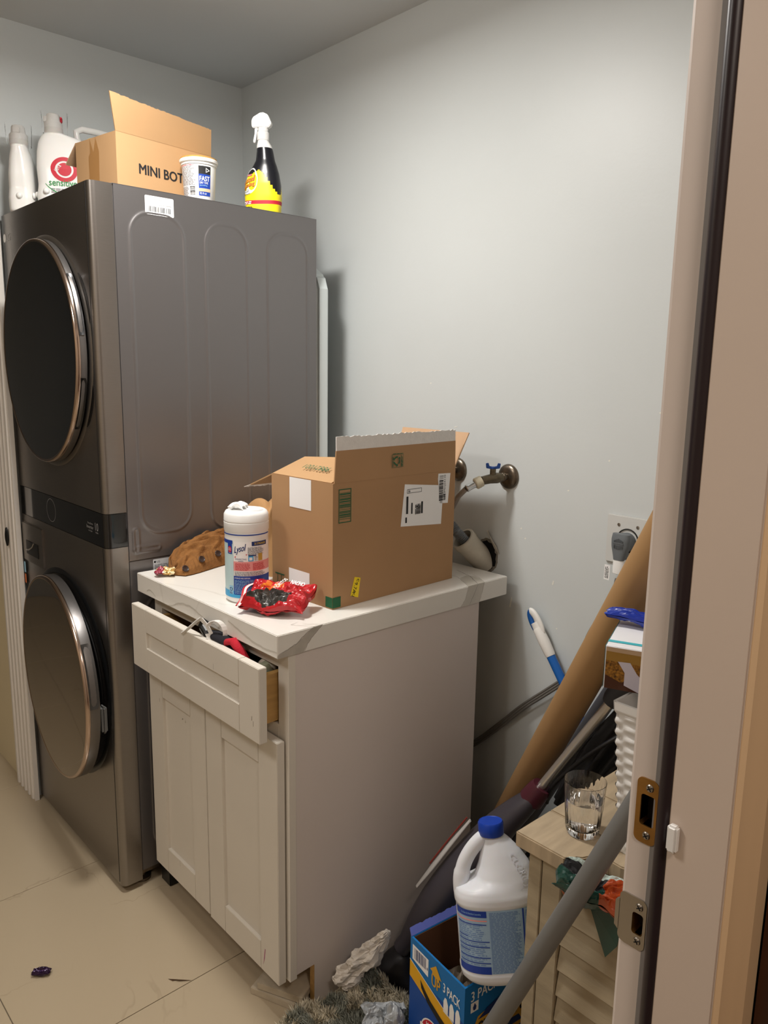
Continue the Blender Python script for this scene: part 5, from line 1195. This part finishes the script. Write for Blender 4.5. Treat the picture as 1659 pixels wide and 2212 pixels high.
# torn chip bag jammed under the broken plank corner
t = thing('chip_bag', 'torn dark green and orange snack bag hanging at the broken corner of the cabinet top', 'snack bag', (1.97, -.60, .64))
DG, DO, DW = foil('bottle_green_foil', '123f36', .3), foil('rust_foil', 'b0481c', .3), foil('pale_mint_foil', 'b9c9c2', .35)
pillow('bag_body', t, T(2.005, -.6350, .6500) @ RZ(.12) @ RX(.30), .150, .062, .026, [DG, DO, DW, INK], lambda u, v: (2 if v > .78 else (3 if v > .45 else 0)) if u < .52 else (1 if v < .8 else 2), 8.2, crumple=.013, n=36)
g = MB(); g.tube([(1.930, -.627, .643), (1.940, -.636, .622), (1.958, -.641, .612), (1.975, -.641, .618), (1.985, -.638, .64)], [.004, .010, .013, .010, .004], 14, flat=.5); obj('folded_lip', g, foil('brown_foil', '7d3f1a', .3), t, smooth=60)
g = MB(); g.add([(1.985, -.642, .628), (2.045, -.634, .635), (2.040, -.640, .575), (2.022, -.641, .545), (1.985, -.644, .628), (2.045, -.632, .635)], [(0, 1, 2, 3)]); obj('hanging_corner', g, DG, t, mods=lambda o: setattr(o.modifiers.new('s', 'SOLIDIFY'), 'thickness', .002))

# grey pole in front
t = thing('grey_pole', 'smooth grey plastic pole leaning diagonally in front of the louvred cabinet', 'pole', (1.70, -.78, 0))
G1, G0 = Vector((2.0443, -.6720, .7875)), Vector((1.8895, -.7020, .4150)); dg = (G1 - G0).normalized()
Gb = G0 - dg * (G0.z / dg.z) ; Mg_, Lg = align(Gb + dg * .004, G1 + dg * .42)
g = MB(); g.lathe([(.0155, 0), (.0165, .003), (.0165, Lg - .003), (.0150, Lg)], 32, M=Mg_); obj('pole_tube', g, mat('grey_pole_plastic', '6d6c69', .45), t, smooth=40)

# ================================================================== BLEACH CARTON, BOTTLE, RUG
A = Vector((1.7416, -.6446, .0008)); xdir = Vector((.040, .33, 0)).normalized(); wdir = Vector((-xdir.y, xdir.x, 0))
BB_, BW_, BH_ = .330, .170, .2985
t, M = carton('bleach_carton', 'blue and yellow three-pack bleach carton, open, on the floor', A, xdir, BB_, BW_, BH_, mat('carton_blue', '0f6fb4', .4), CARDDK)
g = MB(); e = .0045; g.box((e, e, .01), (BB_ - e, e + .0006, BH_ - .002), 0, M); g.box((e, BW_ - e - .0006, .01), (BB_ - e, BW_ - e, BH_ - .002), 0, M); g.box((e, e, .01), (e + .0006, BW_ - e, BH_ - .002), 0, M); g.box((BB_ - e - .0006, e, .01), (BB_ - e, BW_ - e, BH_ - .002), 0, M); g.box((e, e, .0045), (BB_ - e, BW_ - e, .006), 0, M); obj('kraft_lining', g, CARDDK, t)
flapm(t, 'flap', M, (.0, BW_ - .002, BH_), (.32, BW_ - .002, BH_), (.005, .012, .010), (0, .012, .010), mat('carton_purple_blue', '5560a8', .4), torn=.08)
p = Print(planar(M @ frame((0, BW_ - .001, BH_), (1, 0, 0), (0, -.77, -.64)))); 
Ed = M @ frame((0, BW_, 0), (0, -1, 0), (0, 0, 1))      # end facing the room (-y)
p = Print(planar(Ed)); YB_ = mat('carton_yellow', 'e3aa1e', .45); DB = mat('carton_deep_blue', '16499a', .4)
p._r(0, 0, BW_, .222, DB, 0)
p.poly([(0, .246), (BW_, .188), (BW_, .150), (0, .208)], YB_, 1); p.poly([(0, .248), (BW_, .190), (BW_, .188), (0, .246)], WHITEINK, 2)
p.poly([(.008, .286), (.060, .284), (.060, .244), (.008, .252)], PAPER, 1); p.bars(.014, .256, .054, .281, NAVY, 2, n=20, seed=31); p.text('8', .055, .258, .004, .006, NAVY, 2)
p.poly([(.066, .270), (.084, .287), (.102, .264), (.095, .264), (.095, .258), (.073, .262), (.073, .268)], GOLD, 2); p.text('UP', .072, .236, .026, .024, GOLD, 2, bold=.03, slant=-.1)
p.text('3 PACK', .108, .246, .050, .020, WHITEINK, 2, bold=.02, slant=-.05)
for k in range(3): p.poly([(.110 + k * .018, .204), (.124 + k * .018, .202), (.124 + k * .018, .226), (.119 + k * .018, .238), (.114 + k * .018, .238), (.110 + k * .018, .228)], WHITEINK, 2)
p.poly([(.036, .222), (.040, .205), (.060, .186), (.090, .172), (.120, .160), (.128, .166), (.124, .176), (.100, .184), (.070, .196), (.052, .208)], mat('slot_dark', '1d1a16', .8), 3)
p.disc(.078, .118, .036, .036, WHITEINK, 2); p.disc(.078, .118, .033, .033, RED, 3); p.poly([(.040, .104), (.116, .104), (.116, .128), (.040, .128)], PAPER, 4); p.text('COVID', .042, .107, .072, .018, NAVY, 5, bold=.03); p.text('KILLS', .060, .131, .036, .012, WHITEINK, 5)
p.build('end_print', t)
Sd = M @ frame((0, 0, 0), (1, 0, 0), (0, 0, 1))
p = Print(planar(Sd)); p.text('3 PACK', .016, .262, .072, .022, WHITEINK, 2, bold=.02, slant=.03); p.text('3 of 121 fl oz', .094, .270, .052, .009, WHITEINK, 2)
p._r(.016, .236, .036, .258, WHITEINK, 1); p.poly([(.026, .2555), (.0215, .247), (.0225, .241), (.026, .239), (.0295, .241), (.0305, .247)], NAVY, 2)
p._r(0, 0, BB_, .17, DB, 0); p.poly([(.030, .140), (.175, .140), (.182, .170), (.195, .215), (.182, .240), (.150, .244), (.036, .220), (.026, .200), (.032, .185)], GOLD, 1)
p.poly([(.036, .212), (.060, .228), (.105, .240), (.150, .238), (.168, .225), (.160, .214)], NAVY, 2); p.poly([(.034, .150), (.160, .150), (.150, .166), (.040, .170)], NAVY, 2)
p.text('CLOROMAX', .034, .174, .140, .034, INK, 3, bold=.03, slant=.04); p.text('WITH', .095, .222, .022, .007, GOLD, 3); p.text('TECHNOLOGY', .065, .157, .060, .007, LBLUE, 3)
p.build('side_print', t)
# crumpled kraft paper inside
t = thing('kraft_paper', 'crumpled brown paper inside the blue bleach carton', 'paper', (1.66, -.5, .15))
g = MB()
def kp(u, v):
    x = .012 + .300 * u; y = .012 + .146 * v
    h = .10 + .11 * noise.noise(Vector((u * 3, v * 3, 4))) + .05 * abs(noise.noise(Vector((u * 9, v * 7, 1)))) + .09 * v * (1 - u)
    return M @ Vector((x, y, max(.01, h)))
g.grid(40, 30, kp); obj('paper_sheet', g, mat('kraft_paper_dirty', '8f8272', .9, var=.3), t, smooth=None)

# bleach bottle
Xb = Vector((.6737, .7389, 0)).normalized(); base = Vector((1.7700, -.5720, .312)); topv = Vector((1.7130, -.5560, .603))
zb = (topv - base).normalized(); yb_ = zb.cross(Xb).normalized(); xb_ = yb_.cross(zb)
Mb_ = Matrix(((xb_.x, yb_.x, zb.x, base.x), (xb_.y, yb_.y, zb.y, base.y), (xb_.z, yb_.z, zb.z, base.z), (0, 0, 0, 1)))
S = [(0, .055, .038, 0, 0, 2.6), (.004, .068, .048, 0, 0, 2.6), (.014, .077, .054, 0, 0, 2.6), (.026, .0790, .0555, 0, 0, 2.6), (.028, .0775, .0540, 0, 0, 2.6), (.150, .0775, .0540, 0, 0, 2.6), (.152, .0800, .0560, 0, 0, 2.6), (.166, .0805, .0560, 0, 0, 2.5), (.178, .077, .053, .001, 0, 2.4), (.186, .064, .050, .012, 0, 2.3), (.194, .057, .047, .019, 0, 2.2), (.215, .0485, .041, .0195, 0, 2.1), (.240, .0370, .033, .0145, 0, 2), (.260, .0255, .025, .008, 0, 2), (.270, .0185, .0195, .003, 0, 2), (.278, .0165, .0165, 0, 0, 2)]
lf = Loft(S, Mb_); t = thing('bleach_bottle', 'white bleach jug with a blue cap and blue label, standing tilted in the blue carton', 'bottle', tuple(base))
BLW = mat('bleach_white_hdpe', 'e3e6ec', .3, sss=.1)
obj('bottle_body', lf.mesh(56, frange(0, .278, 80)), BLW, t, smooth=60)
g = MB(); hp_ = smooth_path([(-.004, 0, .268), (-.020, 0, .262), (-.040, 0, .243), (-.056, 0, .218), (-.0640, 0, .190), (-.0650, 0, .165)], 5); g.tube([Mb_ @ p_ for p_ in hp_], [.0105] * 4 + [.0125] * (len(hp_) - 12) + [.0140] * 8, 20, flat=1.15); obj('handle', g, BLW, t, smooth=60)
g = MB(); g.lathe([(.0235, .270), (.0245, .272), (.0245, .292), (.0225, .2955), (.0215, .2945), (.005, .2945)], 44, M=Mb_); 
obj('cap', g, mat('cobalt_cap', '0f3da6', .35), t, smooth=30)
p = Print(lf.wrap(.066, -PI / 2), .004); p.curvy = True; MB1, MB2, MB3 = mat('bleach_label_pale', '9fbcd6', .4), mat('bleach_label_mid', '6f8fc0', .4), mat('bleach_label_deep', '1c3f9e', .4)
p.rect(-.085, .030, .100, .148, MB1, 0); p.rect(-.085, .136, -.022, .148, MB3, 1); p.rect(-.085, .030, -.020, .044, MB3, 1); p.text('To Clean & Disinfect Laundry', -.066, .140, .036, .004, LBLUE, 3)
p.rect(-.085, .1285, -.022, .1310, PINK, 1)
for k, (zz_, l) in enumerate([(.122, .055), (.098, .024), (.090, .058), (.080, .058), (.072, .026), (.060, .058), (.050, .058)]): p.rect(-.078, zz_, -.078 + l, zz_ + .0016, MB3, 2)
p.fine(-.078, .046, -.024, .126, 22, MB2, 1, fill=.45, seed=41); p.fine(-.018, .032, .032, .146, 42, MB2, 1, fill=.5, seed=42); p.rect(.034, .030, .0365, .148, MB3, 2)
p.fine(.040, .050, .098, .142, 18, MB2, 1, fill=.6, seed=43); p.rect(.040, .132, .098, .144, MB2, 2)
for zz_ in (.118, .104, .086, .070): p.rect(.042, zz_, .090, zz_ + .003, MB3, 2)
p.rect(.050, .030, .098, .050, MB3, 2); p.build('printed_label', t)
p = Print(lf.wrap(.040, -PI / 2 + .55), .003); p.h = .0005; p.text('CLOROX', -.030, .205, .062, .012, mat('bleach_emboss', 'dde0e7', .25), 1, rot=-90 + 6); p.build('embossed_letters', t)

# shaggy rug folded by the cabinet side
t = thing('shag_rug', 'folded grey-green shaggy bath rug on the floor beside the cabinet', 'rug', (1.45, -.62, 0))
RG, RG2 = mat('rug_pile_beige', 'e6dcc4', .95, var=.3, vscale=25), mat('rug_pile_green', 'a3a597', .95, var=.3, vscale=25)
def rug(u, v):
    x = 1.345 + .212 * u; y = -.860 + .325 * v
    e = (max(0, 1 - abs(2 * u - 1) ** 5) * max(0, 1 - abs(2 * v - 1) ** 6)) ** .5
    z = .004 + (.045 + .014 * noise.noise(Vector((u * 3, v * 4, .2))) + .012 * math.sin(v * 8)) * e
    return Vector((x + .008 * math.sin(v * 13), y, z))
g = MB(); g.grid(30, 40, rug); g.grid(30, 40, lambda u, v: (rug(u, v).x, rug(u, v).y, .0015), flip=True); obj('rug_backing', g, mat('rug_base', '6b6555', .95), t, smooth=80)
g = MB(); rn = random.Random(11)
for k in range(15000):
    u, v = rn.random(), rn.random(); 
    if k % 4 == 0: v = rn.choice([rn.uniform(0, .05), v]); 
    if k % 5 == 0: u = rn.choice([rn.uniform(0, .04), rn.uniform(.96, 1)])
    b = rug(u, v); tx = .9 * noise.noise(Vector((u * 9, v * 12, 7))); ty = .9 * noise.noise(Vector((u * 9 + 4, v * 12, 3))); ln = rn.uniform(.012, .024)
    ex = Vector((tx + rn.uniform(-.35, .35), ty + rn.uniform(-.35, .35) - .25, .75)).normalized() * ln; a = rn.uniform(0, PI); wv = Vector((math.cos(a), math.sin(a), 0)) * rn.uniform(.0011, .0018)
    if b.x + ex.x < 1.3275: ex.x = 1.3275 - b.x + .0005
    if b.x + ex.x > 1.566: ex.x = 1.566 - b.x
    tip = b + ex; tip.z = max(tip.z, .002); mid = b + ex * .55 + Vector((rn.uniform(-.002, .002), rn.uniform(-.002, .002), .001))
    mi = 1 if noise.noise(Vector((b.x * 14, b.y * 14, 2))) + .25 * noise.noise(Vector((b.x * 60, b.y * 60, 2))) > .10 else 0
    g.add([b - wv, b + wv, mid + wv * .8, mid - wv * .8, tip], [(0, 1, 2, 3), (3, 2, 4)], mi)
o = obj('pile', g, [RG, RG2], t); o['kind'] = 'stuff'
# crumpled paper towel
t = thing('paper_towel', 'crumpled white paper towel on the rug beside the cabinet', 'paper towel', (1.39, -.60, .08))
g = MB(); P_ = smooth_path([(1.372, -.640, .062), (1.385, -.625, .088), (1.402, -.606, .120), (1.420, -.588, .152), (1.436, -.574, .184), (1.444, -.566, .202)], 6); nn_ = 30; n0 = len(P_)
for i, p_ in enumerate(P_):
    v = i / (n0 - 1); R0 = .005 + (.031 - .020 * v) * math.sin(PI * min(1, .10 + .90 * v)) ** .5 * (1 if v < .97 else .3)
    tt = (P_[min(i + 1, n0 - 1)] - P_[max(i - 1, 0)]).normalized(); uu = tt.cross(Vector((.3, 1, 0))).normalized(); ww = tt.cross(uu)
    for k in range(nn_):
        a = 2 * PI * k / nn_; f_ = .9 + .75 * noise.noise(Vector((math.cos(a) * 1.6, math.sin(a) * 1.6, v * 5))) + .85 * abs(noise.noise(Vector((math.cos(a) * 3.5, math.sin(a) * 3.5, v * 9)))); g.v.append(p_ + (uu * math.cos(a) * .62 + ww * math.sin(a)) * R0 * f_)
for i in range(n0 - 1):
    for k in range(nn_): g.f.append((i * nn_ + k, i * nn_ + (k + 1) % nn_, (i + 1) * nn_ + (k + 1) % nn_, (i + 1) * nn_ + k)); g.m.append(0)
g.f.append(tuple(range(nn_))); g.m.append(0); g.f.append(tuple((n0 - 1) * nn_ + k for k in range(nn_))); g.m.append(0)
obj('towel_sheet', g, mat('tissue_white', 'd6cfc5', .9, bump=.3, bscale=300), t)
t = thing('plastic_bag', 'small crumpled pale grey plastic bag between the rug and the blue carton', 'bag', (1.55, -.63, .06))
pillow('bag_film', t, T(1.535, -.660, .095) @ RZ(.9) @ RX(.35), .085, .070, .015, [mat('grey_film', '9da1a4', .25)], lambda u, v: 0, 6.1, crumple=.016)
